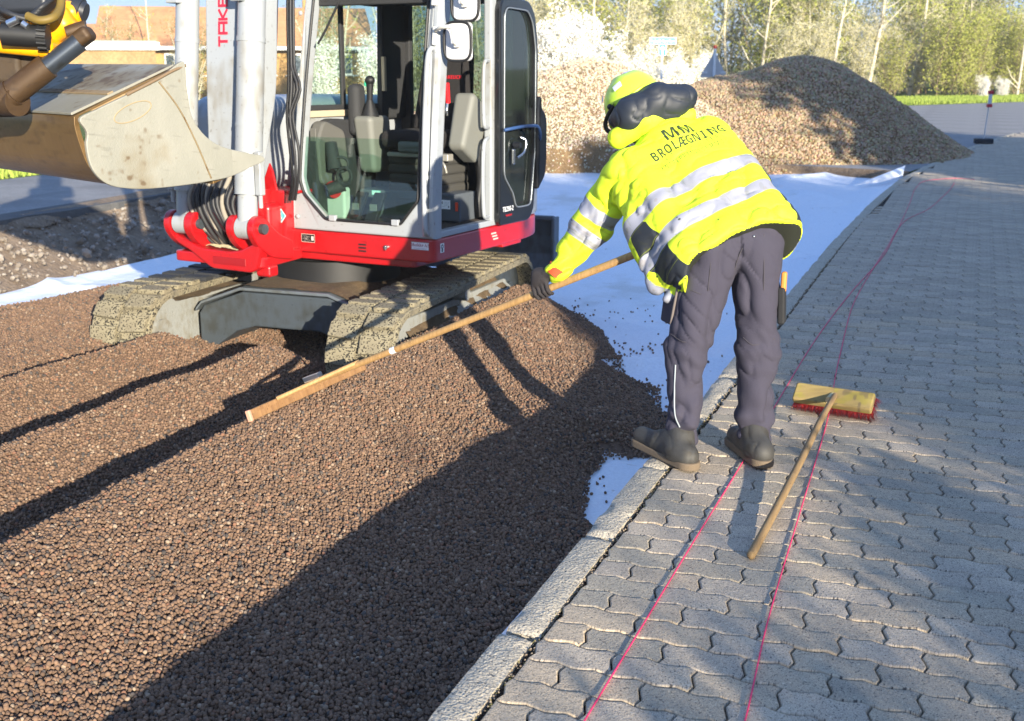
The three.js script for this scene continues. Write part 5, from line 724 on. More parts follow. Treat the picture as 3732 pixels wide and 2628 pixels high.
    c.save(); c.translate(cx, Y(0.468)); c.font = 'bold ' + px(0.066) + 'px sans-serif'; c.scale(1.35, 1); c.fillText('MM', 0, 0); c.restore();
    c.save(); c.translate(cx, Y(0.412)); c.font = 'bold ' + px(0.050) + 'px sans-serif'; let tx = -px(0.165); for (const ch of 'BROLÆGNING') { c.fillText(ch, tx, 0); tx += px(0.0367); } c.restore();
    c.save(); c.translate(cx, Y(0.384)); c.font = px(0.024) + 'px sans-serif'; tx = -px(0.125); for (const ch of 'AUT. KLOAKMESTER') { c.fillText(ch, tx, 0); tx += px(0.0165); } c.restore();
    c.fillRect(cx - px(0.16), Y(0.374), px(0.32), 2);
    c.save(); c.translate(cx, Y(0.350)); c.font = px(0.025) + 'px sans-serif'; tx = -px(0.165); for (const ch of 'ENTREPRENØRSERVICE') { c.fillText(ch, tx, 0); tx += px(0.0194); } c.restore();
    // sleeve bands
    const la = Math.hypot(0.14, 0.22, 0), lb = Math.hypot(0.128, 0.205, 0.06), SX = (t) => (0.05 + 0.85 * (t + 0.05) / (la + lb + 0.2)) * W;
    for (const t of [0.165, 0.285]) { c.fillStyle = grey; c.fillRect(SX(t), H * 0.79, SX(t + 0.06) - SX(t), H * 0.21); }
    // dirt: rubbed-in soil and scuffs
    for (let i = 0; i < 900; i++) { const s = rnd() < 0.5, x = s ? rr(SX(0.2), SX(0.55)) : X(rr(0.05, 0.6) * (rnd() < 0.7 ? 1 : -0.6)), y = s ? rr(0.80, 0.99) * H : Y(rr(-0.3, 0.35)), a = rr(0.03, 0.16), r = rr(2, 16) * (rnd() < 0.9 ? 1 : 2); c.fillStyle = 'rgba(' + (60 + 40 * rnd() | 0) + ',' + (62 + 30 * rnd() | 0) + ',30,' + a + ')'; c.beginPath(); c.ellipse(x, y, r * rr(0.5, 2), r * rr(0.3, 1), rr(0, 3), 0, 7); c.fill(); }
    for (let i = 0; i < 26; i++) { c.fillStyle = 'rgba(40,45,30,0.75)'; c.beginPath(); c.ellipse(i < 14 ? rr(SX(0.28), SX(0.5)) : X(rr(0.0, 0.5)), i < 14 ? rr(0.8, 0.97) * H : Y(rr(-0.25, 0.2)), rr(2, 7), rr(2, 6), rr(0, 3), 0, 7); c.fill(); }
  });
  tJacket.wrapS = tJacket.wrapT = THREE.ClampToEdgeWrapping;
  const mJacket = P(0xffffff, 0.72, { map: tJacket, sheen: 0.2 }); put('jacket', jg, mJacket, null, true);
  // trousers
  const K = { lh: [-0.925, 0.845, -4.345], lk: [-0.992, 0.455, -4.262], la: [-0.985, 0.110, -4.195], rh: [-0.768, 0.862, -4.43], rk: [-0.735, 0.445, -4.405], ra: [-0.722, 0.105, -4.360] };
  const l1 = capsule(K.lh, K.lk, 0.118, 0.084), l2 = capsule(K.lk, K.la, 0.082, 0.072), r1 = capsule(K.rh, K.rk, 0.114, 0.080), r2 = capsule(K.rk, K.ra, 0.078, 0.070), pv = capsule([-0.925, 0.90, -4.385], [-0.790, 0.915, -4.47], 0.128, 0.126);
  const trF = (x, y, z) => {
    const L = smin(l1(x, y, z), l2(x, y, z), 0.05), R = smin(r1(x, y, z), r2(x, y, z), 0.05); let d = Math.min(smin(L, pv(x, y, z), 0.05), smin(R, pv(x, y, z), 0.05));
    if (Math.abs(d) > 0.05) return Math.max(d, 0.045 - y, loc(x, y, z)[1] + 0.06);
    const kn = Math.exp(-Math.pow((y - 0.47) / 0.12, 2)), an = smooth(0.34, 0.12, y), s = L < R ? 1 : 2, fold = Math.sin(y * 70 + 7 * fbm(x * 6, y * 3, z * 6 + s * 9, 2) + (x - z) * 14);
    d += 0.008 * fold * (0.5 * kn + an) + wrinkle(x + s, y * 0.75 + x * 0.4, z, 8, 0.022 + 0.012 * an) + wrinkle(x * 0.8 + z * 0.6, y * 1.3 + x * 1.1, z * 0.8 - x * 0.6, 13, 0.007);
    return Math.max(d, 0.05 + 0.02 * Math.sin(x * 30) - y, loc(x, y, z)[1] + 0.06);
  };
  const mTrouser = M(new THREE.Color().setRGB(0.040, 0.037, 0.058), 0.9, { bumpMap: again(tGrit, 5), bumpScale: 0.001 }), tr = put('trousers', blob(trF, [-1.2, 0.02, -4.72], [-0.55, 1.06, -4.05], 0.0085), mTrouser, null, false);
  const onto = (x, y, z, dir, f) => { const d = V(...dir).normalize(); let q = V(x, y, z).addScaledVector(d, 0.4); for (let i = 0; i < 60; i++) { const s = f(q.x, q.y, q.z); if (s < 0.001) break; q.addScaledVector(d, -s * 0.7); } return q; };
  const strip = (pts, dir, wd, th, f) => { const c = new THREE.CatmullRomCurve3(pts.map((p) => onto(...p, dir, f))), g = new THREE.TubeGeometry(c, 40, wd, 8); return g; };
  // seams, piping, pockets
  const cam = [0.25, 0.15, 1];
  put('seam', join([strip([[-0.80, 0.93, -4.43], [-0.835, 0.82, -4.38], [-0.85, 0.74, -4.38]], cam, 0.0022, 0, trF), strip([[-0.92, 0.90, -4.3], [-0.925, 0.78, -4.3], [-0.93, 0.70, -4.3]], cam, 0.0022, 0, trF), strip([[-0.74, 0.92, -4.4], [-0.735, 0.8, -4.4], [-0.73, 0.70, -4.4]], cam, 0.0022, 0, trF), strip([[-1.06, 0.52, -4.25], [-0.99, 0.505, -4.2], [-0.92, 0.515, -4.25]], cam, 0.0022, 0, trF), strip([[-0.80, 0.50, -4.4], [-0.735, 0.49, -4.3], [-0.67, 0.505, -4.4]], cam, 0.0022, 0, trF), strip([[-0.955, 0.685, -4.3], [-0.985, 0.70, -4.28], [-1.03, 0.71, -4.3]], cam, 0.002, 0, trF)]), M(new THREE.Color().setRGB(0.05, 0.045, 0.055), 0.95), tr);
  put('reflective_piping', strip([[-1.035, 0.40, -4.25], [-1.03, 0.30, -4.23], [-1.015, 0.20, -4.2], [-0.995, 0.155, -4.2]], cam, 0.0032, 0, trF), M(0x8f979d, 0.5), tr);
  for (const [x, y] of [[-0.905, 0.905], [-0.755, 0.925]]) { const q = onto(x, y, -4.3, cam, trF); put('rivet', new THREE.SphereGeometry(0.006, 8, 6).translate(q.x, q.y, q.z), mChrome, tr); }
  { const q = onto(-1.06, 0.66, -4.27, [-0.6, 0.1, 1], trF), g = new RoundedBoxGeometry(0.125, 0.20, 0.03, 4, 0.012); g.rotateY(-0.75).rotateZ(-0.10).translate(q.x - 0.002, q.y - 0.01, q.z - 0.006); put('thigh_pocket', g, mTrouser, tr); const f2 = new RoundedBoxGeometry(0.130, 0.05, 0.034, 4, 0.012); f2.rotateY(-0.75).rotateZ(-0.16).translate(q.x, q.y + 0.075, q.z - 0.002); put('pocket_flap', f2, mTrouser, tr); put('pocket_zip', tube([[q.x + 0.025, q.y + 0.09, q.z + 0.030], [q.x + 0.012, q.y, q.z + 0.030], [q.x - 0.004, q.y - 0.10, q.z + 0.025]], 0.006, 20, 6), M(0x6b625e, 0.8), tr); }
  { const q = onto(-0.63, 0.68, -4.42, [1, 0.05, 0.35], trF); put('knife_holder', new RoundedBoxGeometry(0.03, 0.15, 0.05, 3, 0.01).rotateZ(0.05).translate(q.x + 0.006, q.y - 0.045, q.z), M(0x1c1d20, 0.8), tr); put('knife_handle', new RoundedBoxGeometry(0.022, 0.085, 0.03, 3, 0.009).translate(q.x + 0.008, q.y + 0.05, q.z), M(0xd0843c, 0.6), tr); }
  // boots
  for (const [h, t, an] of [[[-0.935, 0.055, -4.118], [-1.175, 0.052, -4.300], K.la], [[-0.668, 0.055, -4.262], [-0.812, 0.052, -4.462], K.ra]]) {
    const b1 = capsule(h, t, 0.044, 0.042), b2 = capsule([h[0] * 0.8 + t[0] * 0.2, 0.07, h[2] * 0.8 + t[2] * 0.2], [an[0], 0.13, an[2]], 0.048, 0.044), ux = t[0] - h[0], uz = t[2] - h[2], l = Math.hypot(ux, uz);
    const b3 = capsule([h[0] * 0.42 + t[0] * 0.58, 0.075, h[2] * 0.42 + t[2] * 0.58], [an[0], 0.12, an[2]], 0.034, 0.040); const f = (x, y, z) => { let d = smin(b1(x, y * 1.0, z), b2(x, y, z), 0.06); d = smin(d, b3(x, y, z), 0.05); d += wrinkle(x, y, z, 16, 0.004); return Math.max(d, 0.026 - y); };
    const lo = [Math.min(h[0], t[0], an[0]) - 0.12, 0.0, Math.min(h[2], t[2], an[2]) - 0.12], hi = [Math.max(h[0], t[0], an[0]) + 0.12, 0.27, Math.max(h[2], t[2], an[2]) + 0.12];
    const boot = put('boot', blob(f, lo, hi, 0.006), M(0x3d3c3a, 0.6, { map: again(tGrime, 5), bumpMap: again(tGrit, 6), bumpScale: 0.001 }), w);
    const n = [-uz / l, ux / l], out = []; for (let i = 0; i <= 20; i++) { const a = Math.PI * i / 20 - Math.PI / 2; out.push([0.0 - 0.050 * Math.cos(a), 0.048 * Math.sin(a)]); } for (let i = 0; i <= 20; i++) { const a = Math.PI / 2 - Math.PI * i / 20; out.push([l + 0.049 * Math.cos(a), 0.047 * Math.sin(a)]); }
    put('sole', slab(out.map(([s, k]) => [h[0] + ux / l * s + n[0] * k, h[2] + uz / l * s + n[1] * k]), 0.0085, 0.040, 0.006), M(0x6d5f4e, 0.95, { bumpMap: again(tGrit, 5), bumpScale: 0.002 }), boot);
  }
  // body: head, neck and hands as one continuous skin surface hidden mostly by clothing
  const H = V(-1.380, 1.385, -4.775), hu = V(-0.66, 0.70, -0.27).normalize(), hf = V(-0.42, -0.62, -0.66); hf.addScaledVector(hu, -hf.dot(hu)).normalize(); const hr = hf.clone().cross(hu).normalize(), hl = hr.clone().negate();
  const hp = (r, u, f) => { const v = H.clone().addScaledVector(hr, r).addScaledVector(hu, u).addScaledVector(hf, f); return [v.x, v.y, v.z]; };
  const skull = capsule(hp(0, 0.03, -0.02), hp(0, -0.01, 0.02), 0.092, 0.088), jaw = capsule(hp(0, -0.06, 0.045), hp(0, -0.09, 0.06), 0.055, 0.04), neckC = capsule(hp(0, -0.05, -0.03), J.neck, 0.062, 0.065), nose = capsule(hp(0, -0.01, 0.105), hp(0, -0.035, 0.125), 0.012, 0.016), ear1 = capsule(hp(0.088, -0.01, -0.005), hp(0.094, -0.035, 0.0), 0.016, 0.012), ear2 = capsule(hp(-0.088, -0.01, -0.005), hp(-0.094, -0.035, 0.0), 0.016, 0.012), lips = capsule(hp(-0.02, -0.065, 0.095), hp(0.02, -0.065, 0.095), 0.01, 0.01), brow = capsule(hp(-0.03, 0.025, 0.095), hp(0.03, 0.025, 0.095), 0.014, 0.014), torsoC = capsule(J.neck, [-1.0, 1.0, -4.52], 0.07, 0.09);
  const headF = (x, y, z) => { let d = smin(skull(x, y, z), jaw(x, y, z), 0.05); d = smin(d, neckC(x, y, z), 0.04); d = smin(d, nose(x, y, z), 0.015); d = smin(d, brow(x, y, z), 0.02); d = smin(d, lips(x, y, z), 0.012); d = smin(d, Math.min(ear1(x, y, z), ear2(x, y, z)), 0.01); return smin(d, torsoC(x, y, z), 0.05); };
  const mSkin = P(new THREE.Color().setRGB(0.52, 0.30, 0.20), 0.55), body = put('body', blob(headF, [-1.60, 0.88, -5.02], [-0.88, 1.56, -4.40], 0.007), mSkin);
  put('hair', blob((x, y, z) => { const v = V(x, y, z).sub(H), u = v.dot(hu), f = v.dot(hf); return Math.max(skull(x, y, z) - 0.006 + wrinkle(x, y, z, 40, 0.003), f * 0.8 - u - 0.02, -0.075 - u); }, [-1.56, 1.22, -4.95], [-1.2, 1.56, -4.6], 0.007), M(0x8a5a34, 0.9), body);
  // helmet
  const hel = new THREE.SphereGeometry(0.138, 40, 24, 0, Math.PI * 2, 0, Math.PI * 0.56), hq = new THREE.Matrix4().makeBasis(hl, hu, hf);
  { const p = hel.attributes.position; for (let i = 0; i < p.count; i++) { const x = p.getX(i), y = p.getY(i), z = p.getZ(i), rid = 0.006 * Math.exp(-Math.pow((Math.abs(x) - 0.045) / 0.014, 2)) * smooth(0.02, 0.08, y); p.setXYZ(i, x * 0.92, y * 0.95 + rid, z * 1.08 + (y < 0.0 && z > 0.05 ? 0.02 : 0)); } hel.computeVertexNormals(); hel.applyMatrix4(hq).translate(H.x + hu.x * 0.025, H.y + hu.y * 0.025, H.z + hu.z * 0.025); }
  const mHelm = P(0xbfe33a, 0.35, { clearcoat: 0.4, side: THREE.DoubleSide }), helmet = put('helmet', hel, mHelm, w);
  const HP = (r, u, f) => V(...hp(r, u, f));
  { const ring = []; for (let i = 0; i < 40; i++) { const a = i / 40 * 6.283; ring.push(HP(0.127 * Math.cos(a), 0.002 - 0.012 * Math.abs(Math.cos(a)), 0.150 * Math.sin(a) + (Math.sin(a) > 0.5 ? 0.012 : 0))); } put('rim', tube(ring, 0.0065, 90, 7, true), mHelm, helmet); }
  const patch = (r, u, f, s, sy) => { const d = V(r, u, f), q = HP(r * 1.0, u + 0.025, f), nrm = hr.clone().multiplyScalar(r / 0.92).addScaledVector(hu, u / 0.95).addScaledVector(hf, f / 1.08).normalize(), g = new THREE.SphereGeometry(0.142, 8, 6, -s / 2, s, Math.PI / 2 - sy / 2, sy).rotateY(Math.PI / 2); g.scale(1, 1, 1); const b = new THREE.Matrix4().makeBasis(hu.clone().cross(nrm).normalize(), nrm.clone().cross(hu.clone().cross(nrm).normalize()).normalize(), nrm); g.applyMatrix4(b).translate(H.x + hu.x * 0.022, H.y + hu.y * 0.022, H.z + hu.z * 0.022); return g; };
  for (const [r, u, f, s, sy] of [[-0.07, 0.05, -0.11, 0.34, 0.22], [0.02, 0.10, -0.09, 0.5, 0.22], [0.10, 0.06, -0.05, 0.3, 0.22], [-0.10, 0.07, 0.0, 0.25, 0.25]]) put('reflective_sticker', patch(r, u, f, s, sy), M(0xc6cbdc, 0.4, { side: THREE.DoubleSide }), helmet);
  put('goggle_strap', tube([HP(-0.118, 0.02, -0.06), HP(-0.136, 0.022, 0.0), HP(-0.138, 0.02, 0.06), HP(-0.11, 0.018, 0.125), HP(-0.06, 0.012, 0.168)], 0.010, 40, 8), mBlack, helmet); put('chin_strap', tube([HP(-0.128, 0.01, 0.03), HP(-0.120, -0.05, 0.045), HP(-0.07, -0.11, 0.07), HP(0, -0.13, 0.075)], 0.007, 30, 7), mBlack, helmet); put('vent', new THREE.SphereGeometry(0.013, 10, 8).translate(...HP(-0.128, 0.035, -0.035).toArray()), mBlack, helmet);
  // padded hood collar
  const hc = [capsule([-1.440, 1.335, -4.655], [-1.355, 1.385, -4.625], 0.045, 0.058), capsule([-1.355, 1.385, -4.625], [-1.255, 1.430, -4.665], 0.058, 0.064), capsule([-1.255, 1.430, -4.665], [-1.165, 1.430, -4.745], 0.064, 0.052), capsule([-1.36, 1.33, -4.62], [-1.20, 1.38, -4.70], 0.06, 0.06), capsule([-1.165, 1.430, -4.745], [-1.20, 1.42, -4.84], 0.052, 0.04)];
  put('hood', blob((x, y, z) => { let d = 9; for (const f of hc) d = smin(d, f(x, y, z), 0.07); const q = Math.sin((x * 0.8 + z * 0.2) * 60 + 3 * vn(x * 12, y * 12, z * 12)); return d + 0.012 + 0.0010 * q + wrinkle(x, y, z, 20, 0.006); }, [-1.56, 1.22, -4.95], [-1.06, 1.54, -4.52], 0.007), P(0x1f2530, 0.55, { sheen: 0.3 }), w);
  { const cl = [capsule([-1.41, 1.265, -4.61], [-1.29, 1.34, -4.64], 0.048, 0.050), capsule([-1.29, 1.34, -4.64], [-1.15, 1.36, -4.74], 0.050, 0.042)]; put('jacket_collar', blob((x, y, z) => smin(cl[0](x, y, z), cl[1](x, y, z), 0.04) + wrinkle(x, y, z, 14, 0.006), [-1.52, 1.14, -4.86], [-1.03, 1.45, -4.48], 0.008), P(0xcfe52a, 0.72), w); }
  // gloved hands closed round the handle
  const hand = (at, palmTo, cuff, flip) => {
    const e1 = RD.clone(), toW = V(...palmTo).sub(at).addScaledVector(e1, -V(...palmTo).sub(at).dot(e1)).normalize(), e3 = e1.clone().cross(toW).normalize().multiplyScalar(flip), R0 = 0.0265, q = (s, ang, r) => { const v = at.clone().addScaledVector(e1, s).addScaledVector(toW, Math.cos(ang) * r).addScaledVector(e3, Math.sin(ang) * r); return [v.x, v.y, v.z]; };
    const parts = []; [-0.036, -0.012, 0.012, 0.034].forEach((s, i) => { const len = [0.92, 1.0, 0.97, 0.84][i]; let a = 0.55; for (let k = 0; k < 3; k++) { const b = a + [1.25, 0.95, 0.75][k] * len; parts.push(capsule(q(s, a, R0 + (k === 0 ? 0.010 : 0)), q(s, b, R0), 0.0115 - k * 0.0008, 0.0105 - k * 0.0008)); a = b; } });
    parts.push(capsule(q(-0.02, 0.25, 0.045), q(0.022, 0.25, 0.045), 0.024, 0.024), capsule(q(0.0, 0.0, 0.05), q(0.0, 0.0, 0.075), 0.030, 0.028)); parts.push(capsule(q(-0.035, -0.15, 0.045), q(-0.052, -1.0, 0.033), 0.0135, 0.0125), capsule(q(-0.052, -1.0, 0.033), q(-0.040, -1.9, 0.028), 0.0125, 0.011));
    const wrist = capsule(q(0, 0.0, 0.07), palmTo, 0.032, 0.036), f = (x, y, z) => { let d = 9; for (let i = 0; i < 12; i++) d = Math.min(d, parts[i](x, y, z)); let p = 9; for (let i = 12; i < parts.length; i++) p = smin(p, parts[i](x, y, z), 0.016); p = smin(p, wrist(x, y, z), 0.02); return smin(d, p, 0.008) + wrinkle(x, y, z, 45, 0.0015); };
    const lo = [0, 1, 2].map((k) => Math.min(at.toArray()[k], palmTo[k]) - 0.10), hi = [0, 1, 2].map((k) => Math.max(at.toArray()[k], palmTo[k]) + 0.10);
    const g = put('glove', blob(f, lo, hi, 0.0045), M(0x2a2628, 0.85), w); return g;
  };
  const at = (t) => RA.clone().add(V(0, 0.02, 0)).addScaledVector(RD, t);
  const g1 = hand(at(1.60), J.wr, 0, 1); put('glove_cuff', cyl(V(-1.655, 0.672, -4.512), V(-1.634, 0.705, -4.517), 0.045, 0.05, 20), M(0xc8502c, 0.8), g1);
  hand(at(2.21), J.rwr, 0, 1);
}
// ---------------------------------------------------------------- trees, shrubs, houses
const tBark = tex(256, (u, v) => { const a = fbm(u * 6, v * 18, 101, 4, 108), b = vn(u * 8, v * 60, 103, 240); let c = mixc([0.70, 0.67, 0.60], [0.90, 0.88, 0.82], a); return mixc(c, [0.32, 0.28, 0.24], b > 0.8 && a < 0.5 ? 0.7 : 0); });
const mBirch = M(0xf4efe4, 0.9, { map: again(tBark, 0.8) }), mTwig = M(0xa59d78, 1), mTwigPale = M(0xcdc7ae, 1), mStem = M(0x7c6c56, 1);
const leafM = (r, g, b) => P(new THREE.Color().setRGB(r, g, b), 0.75, { side: THREE.DoubleSide, transmission: 0.25, thickness: 0, specularIntensity: 0.3 });
const mLeafYellow = leafM(0.34, 0.36, 0.075), mLeafGreen = leafM(0.14, 0.21, 0.045), mLeafOlive = leafM(0.24, 0.23, 0.08), mBlossom = M(0xf2f0ea, 0.9, { side: THREE.DoubleSide }), mDry = M(0xb4ac78, 1, { side: THREE.DoubleSide });
const stick = (a, b, r0, r1, out) => out.push(prep(cyl(a, b, r0, r1, 5, true)));
function leaves(points, size, per, spread) {     // many small two-triangle leaves around the twig ends
  const pos = new Float32Array(points.length * per * 12 * 1), ix = []; let o = 0; const a = V(), b = V(), c = V();
  for (const p of points) for (let k = 0; k < per; k++) {
    const s = size * rr(0.55, 1.25); c.set(p.x + (rnd() + rnd() - 1) * spread, p.y + (rnd() + rnd() - 1) * spread, p.z + (rnd() + rnd() - 1) * spread); a.set(rnd() - 0.5, rnd() - 0.5, rnd() - 0.5).normalize(); b.set(rnd() - 0.5, rnd() - 0.5, rnd() - 0.5).cross(a).normalize().multiplyScalar(s * 0.45); a.multiplyScalar(s);
    const v = o / 3; [[-0.5, 0], [0, 0.5], [0.5, 0], [0, -0.5]].forEach(([m, n]) => { pos[o++] = c.x + a.x * m + b.x * n * 2; pos[o++] = c.y + a.y * m + b.y * n * 2; pos[o++] = c.z + a.z * m + b.z * n * 2; }); ix.push(v, v + 1, v + 2, v, v + 2, v + 3);
  }
  const g = new THREE.BufferGeometry(); g.setAttribute('position', new THREE.BufferAttribute(pos, 3)); g.setIndex(ix); g.computeVertexNormals(); g.setAttribute('uv', new THREE.BufferAttribute(new Float32Array(pos.length / 3 * 2), 2)); return g;
}
// kind of plant: stems from the ground, limbs off them, twigs at the ends
function plant({ stems, h, lean, rad, limbs, limbLen, twigs, twigLen, from = 0.25, leaf, per, spread, mats, upright = 0.8 }) {
  const g = new THREE.Group(), wood = [], thin = [], tips = [];
  for (let s = 0; s < stems; s++) {
    let p = V(stems > 1 ? rr(-0.3, 0.3) : 0, 0, stems > 1 ? rr(-0.3, 0.3) : 0), d = V(rr(-lean, lean), 1, rr(-lean, lean)).normalize(), r = rad * rr(0.75, 1.15); const H = h * rr(0.75, 1.08), n = 6;
    for (let i = 0; i < n; i++) {
      const q = p.clone().addScaledVector(d, H / n); stick(p, q, r, r * 0.82, wood); const t = (i + 1) / n;
      if (t > from) for (let k = 0; k < limbs; k++) {
        const a = rr(0, 6.283), e = V(Math.cos(a), upright * rr(0.5, 1.5), Math.sin(a)).normalize(), L = limbLen * rr(0.6, 1.2) * (1.25 - t * 0.6), b = p.clone().lerp(q, rnd()); let m = b.clone().addScaledVector(e, L * 0.5), f = m.clone().addScaledVector(e.clone().add(V(rr(-0.4, 0.4), rr(0, 0.5), rr(-0.4, 0.4))).normalize(), L * 0.5);
        stick(b, m, r * 0.42, r * 0.28, wood); stick(m, f, r * 0.28, r * 0.12, thin); tips.push(m, f);
        for (let w = 0; w < twigs; w++) { const c = b.clone().lerp(rnd() < 0.5 ? m : f, rr(0.3, 1)), z = c.clone().add(V(rr(-1, 1), rr(-0.2, 1.1), rr(-1, 1)).normalize().multiplyScalar(twigLen * rr(0.5, 1.2))); stick(c, z, 0.007, 0.003, thin); tips.push(z, c.clone().lerp(z, 0.5)); }
      }
      p = q; r *= 0.82; d.add(V(rr(-0.12, 0.12), 0.03, rr(-0.12, 0.12))).normalize();
    }
  }
  const tm = new THREE.Mesh(mergeGeometries(wood), mats[0]); tm.name = stems > 1 ? 'stems' : 'trunk'; const lm = new THREE.Mesh(mergeGeometries(thin), mats[1]); lm.name = 'branches'; g.add(tm, lm);
  if (leaf) { const cm = new THREE.Mesh(leaves(tips, leaf, per, spread), mats[2]); cm.name = 'crown'; g.add(cm); }
  g.traverse((o) => { if (o.isMesh) o.castShadow = o.receiveShadow = true; }); return g;
}
const kinds = {
  birch: [1, 2, 3].map(() => plant({ stems: 1, h: 9.5, lean: 0.12, rad: 0.12, limbs: 2, limbLen: 1.4, twigs: 4, twigLen: 0.55, from: 0.15, leaf: 0.11, per: 3, spread: 0.32, mats: [mBirch, mTwigPale, mLeafYellow] })),
  twiggy: [1, 2].map(() => plant({ stems: 9, h: 3.6, lean: 0.30, rad: 0.022, limbs: 3, limbLen: 0.9, twigs: 5, twigLen: 0.4, from: 0.05, leaf: 0.055, per: 2, spread: 0.2, mats: [mTwig, mTwigPale, mDry] })),
  yellow: [1, 2, 3].map(() => plant({ stems: 7, h: 3.4, lean: 0.34, rad: 0.026, limbs: 3, limbLen: 0.85, twigs: 4, twigLen: 0.4, from: 0.02, leaf: 0.08, per: 3, spread: 0.42, mats: [mStem, mTwig, mLeafYellow] })),
  olive: [1, 2].map(() => plant({ stems: 7, h: 4.2, lean: 0.26, rad: 0.03, limbs: 3, limbLen: 0.95, twigs: 4, twigLen: 0.4, from: 0.1, leaf: 0.075, per: 2, spread: 0.36, mats: [mTwigPale, mTwig, mLeafOlive] })),
  blossom: [1, 2].map(() => plant({ stems: 8, h: 2.5, lean: 0.38, rad: 0.02, limbs: 4, limbLen: 0.6, twigs: 4, twigLen: 0.3, from: 0.05, leaf: 0.06, per: 4, spread: 0.26, mats: [mTwigPale, mTwigPale, mBlossom] })),
  hedge: [1, 2, 3].map(() => plant({ stems: 9, h: 3.2, lean: 0.30, rad: 0.03, limbs: 4, limbLen: 0.8, twigs: 4, twigLen: 0.4, from: 0.02, leaf: 0.14, per: 5, spread: 0.34, mats: [mStem, mTwig, mLeafGreen] })),
  green: [1].map(() => plant({ stems: 1, h: 6.5, lean: 0.03, rad: 0.10, limbs: 9, limbLen: 1.3, twigs: 4, twigLen: 0.4, from: 0.08, leaf: 0.14, per: 5, spread: 0.3, upright: 0.25, mats: [mStem, mTwig, mLeafGreen] })),
};
const planted = { n: 0 };
function grow(type, name, label, category, x, z, s, group, sy = 1) {
  const src = kinds[type][planted.n++ % kinds[type].length], o = src.clone(); o.name = name; o.position.set(x, -0.05, z); o.rotation.y = rnd() * 6.28; o.scale.set(s, s * sy, s); scene.add(o); return tag(o, label, category, group);
}
{
  const edge = new THREE.CatmullRomCurve3([[-40, -34], [-30, -38], [-21, -40.5], [-14, -43], [-9, -47], [-4, -52.5], [2, -59], [10, -69], [22, -84]].map(([x, z]) => V(x, 0, z)));
  const at = (t, back) => { const p = edge.getPointAt(t), d = edge.getTangentAt(t), n = V(d.z, 0, -d.x).normalize(); return p.addScaledVector(n, back); };
  const back = at(0.5, 1).z < at(0.5, 0).z ? 1 : -1;
  const row = (n, type, name, label, cat, t0, t1, b0, b1, s0, s1, group) => { for (let i = 0; i < n; i++) { const p = at(clamp(t0 + (t1 - t0) * (i + rr(0.1, 0.9)) / n), back * rr(b0, b1)); grow(type, name, label, cat, p.x, p.z, rr(s0, s1), group); } };
  row(26, 'yellow', 'leafy_shrub', 'yellow-green leafy shrub at the edge of the wood beyond the road', 'shrub', 0.52, 1, 0.5, 3.5, 0.85, 1.2, 'yellow-green shrubs along the wood');
  row(26, 'twiggy', 'bare_shrub', 'straw-coloured bare twiggy shrub at the edge of the wood', 'shrub', 0.22, 1, 0.5, 4.0, 0.8, 1.25, 'bare twiggy shrubs along the wood');
  row(18, 'olive', 'young_tree', 'thin young tree with small olive leaves inside the wood', 'tree', 0.22, 1, 4, 10, 1.0, 1.5, 'young trees in the wood');
  row(16, 'yellow', 'leafy_shrub', 'yellow-green bushy undergrowth deeper in the wood', 'shrub', 0.34, 1, 5, 13, 1.1, 1.7, 'undergrowth in the wood');
  row(46, 'birch', 'birch_tree', 'pale-stemmed birch with thin bare branches in the wood', 'tree', 0.20, 1, -0.5, 9, 0.75, 1.15, 'birches in the wood');
  row(16, 'olive', 'young_tree', 'dense olive-green tree at the back of the wood', 'tree', 0.3, 1, 12, 20, 1.7, 2.2, 'trees at the back of the wood');
  for (const [x, z, s] of [[-15.3, -41.0, 1.25], [-13.9, -41.6, 1.0], [-16.6, -40.2, 1.0], [-12.2, -42.0, 0.8], [-14.6, -42.6, 1.35]]) grow('blossom', 'blossom_shrub', 'white flowering shrub behind the pale gravel pile', 'shrub', x, z, s, 'white flowering shrubs behind the pale pile');
  for (const [x, z, s] of [[-10.2, -41.4, 0.72], [-9.3, -42.0, 0.66], [-6.2, -46.2, 0.5], [-10.9, -41.0, 0.6]]) grow('blossom', 'blossom_shrub', 'white flowering shrub near the street sign and the warning sign', 'shrub', x, z, s, 'white flowering shrubs near the signs');
  for (const [x, z, s] of [[0.1, -54.5, 0.36], [0.9, -55.8, 0.34]]) grow('blossom', 'blossom_shrub', 'low white flowering shrub on the verge beyond the marker post', 'shrub', x, z, s, 'white flowering shrubs on the verge');
  for (const [x, z, s] of [[-26.5, -36.5, 0.9], [-23.5, -38.2, 1.0], [-20.6, -37.2, 0.9]]) grow('blossom', 'blossom_shrub', 'white flowering shrub seen between the boom and the cab', 'shrub', x, z, s, 'white flowering shrubs behind the excavator');
  for (const [x, z, s] of [[-27.0, -37.5, 0.8], [-30.4, -39.0, 0.85], [-33.6, -38.6, 0.75], [-37.2, -41.6, 0.8], [-24.2, -38.8, 0.9]]) grow('olive', 'young_tree', 'thin young tree in front of the red-roofed house', 'tree', x, z, s, 'young trees before the house');
  grow('green', 'evergreen_tree', 'bright green tree above the flat-roofed garage', 'tree', -43.5, -40.5, 0.75);
  for (const [x, z, s] of [[-36.0, -40.0, 0.55], [-32.5, -39.2, 0.6], [-29.0, -37.0, 0.5]]) grow('birch', 'birch_tree', 'slender bare tree in front of the red-roofed house', 'tree', x, z, s, 'bare trees before the house');
}
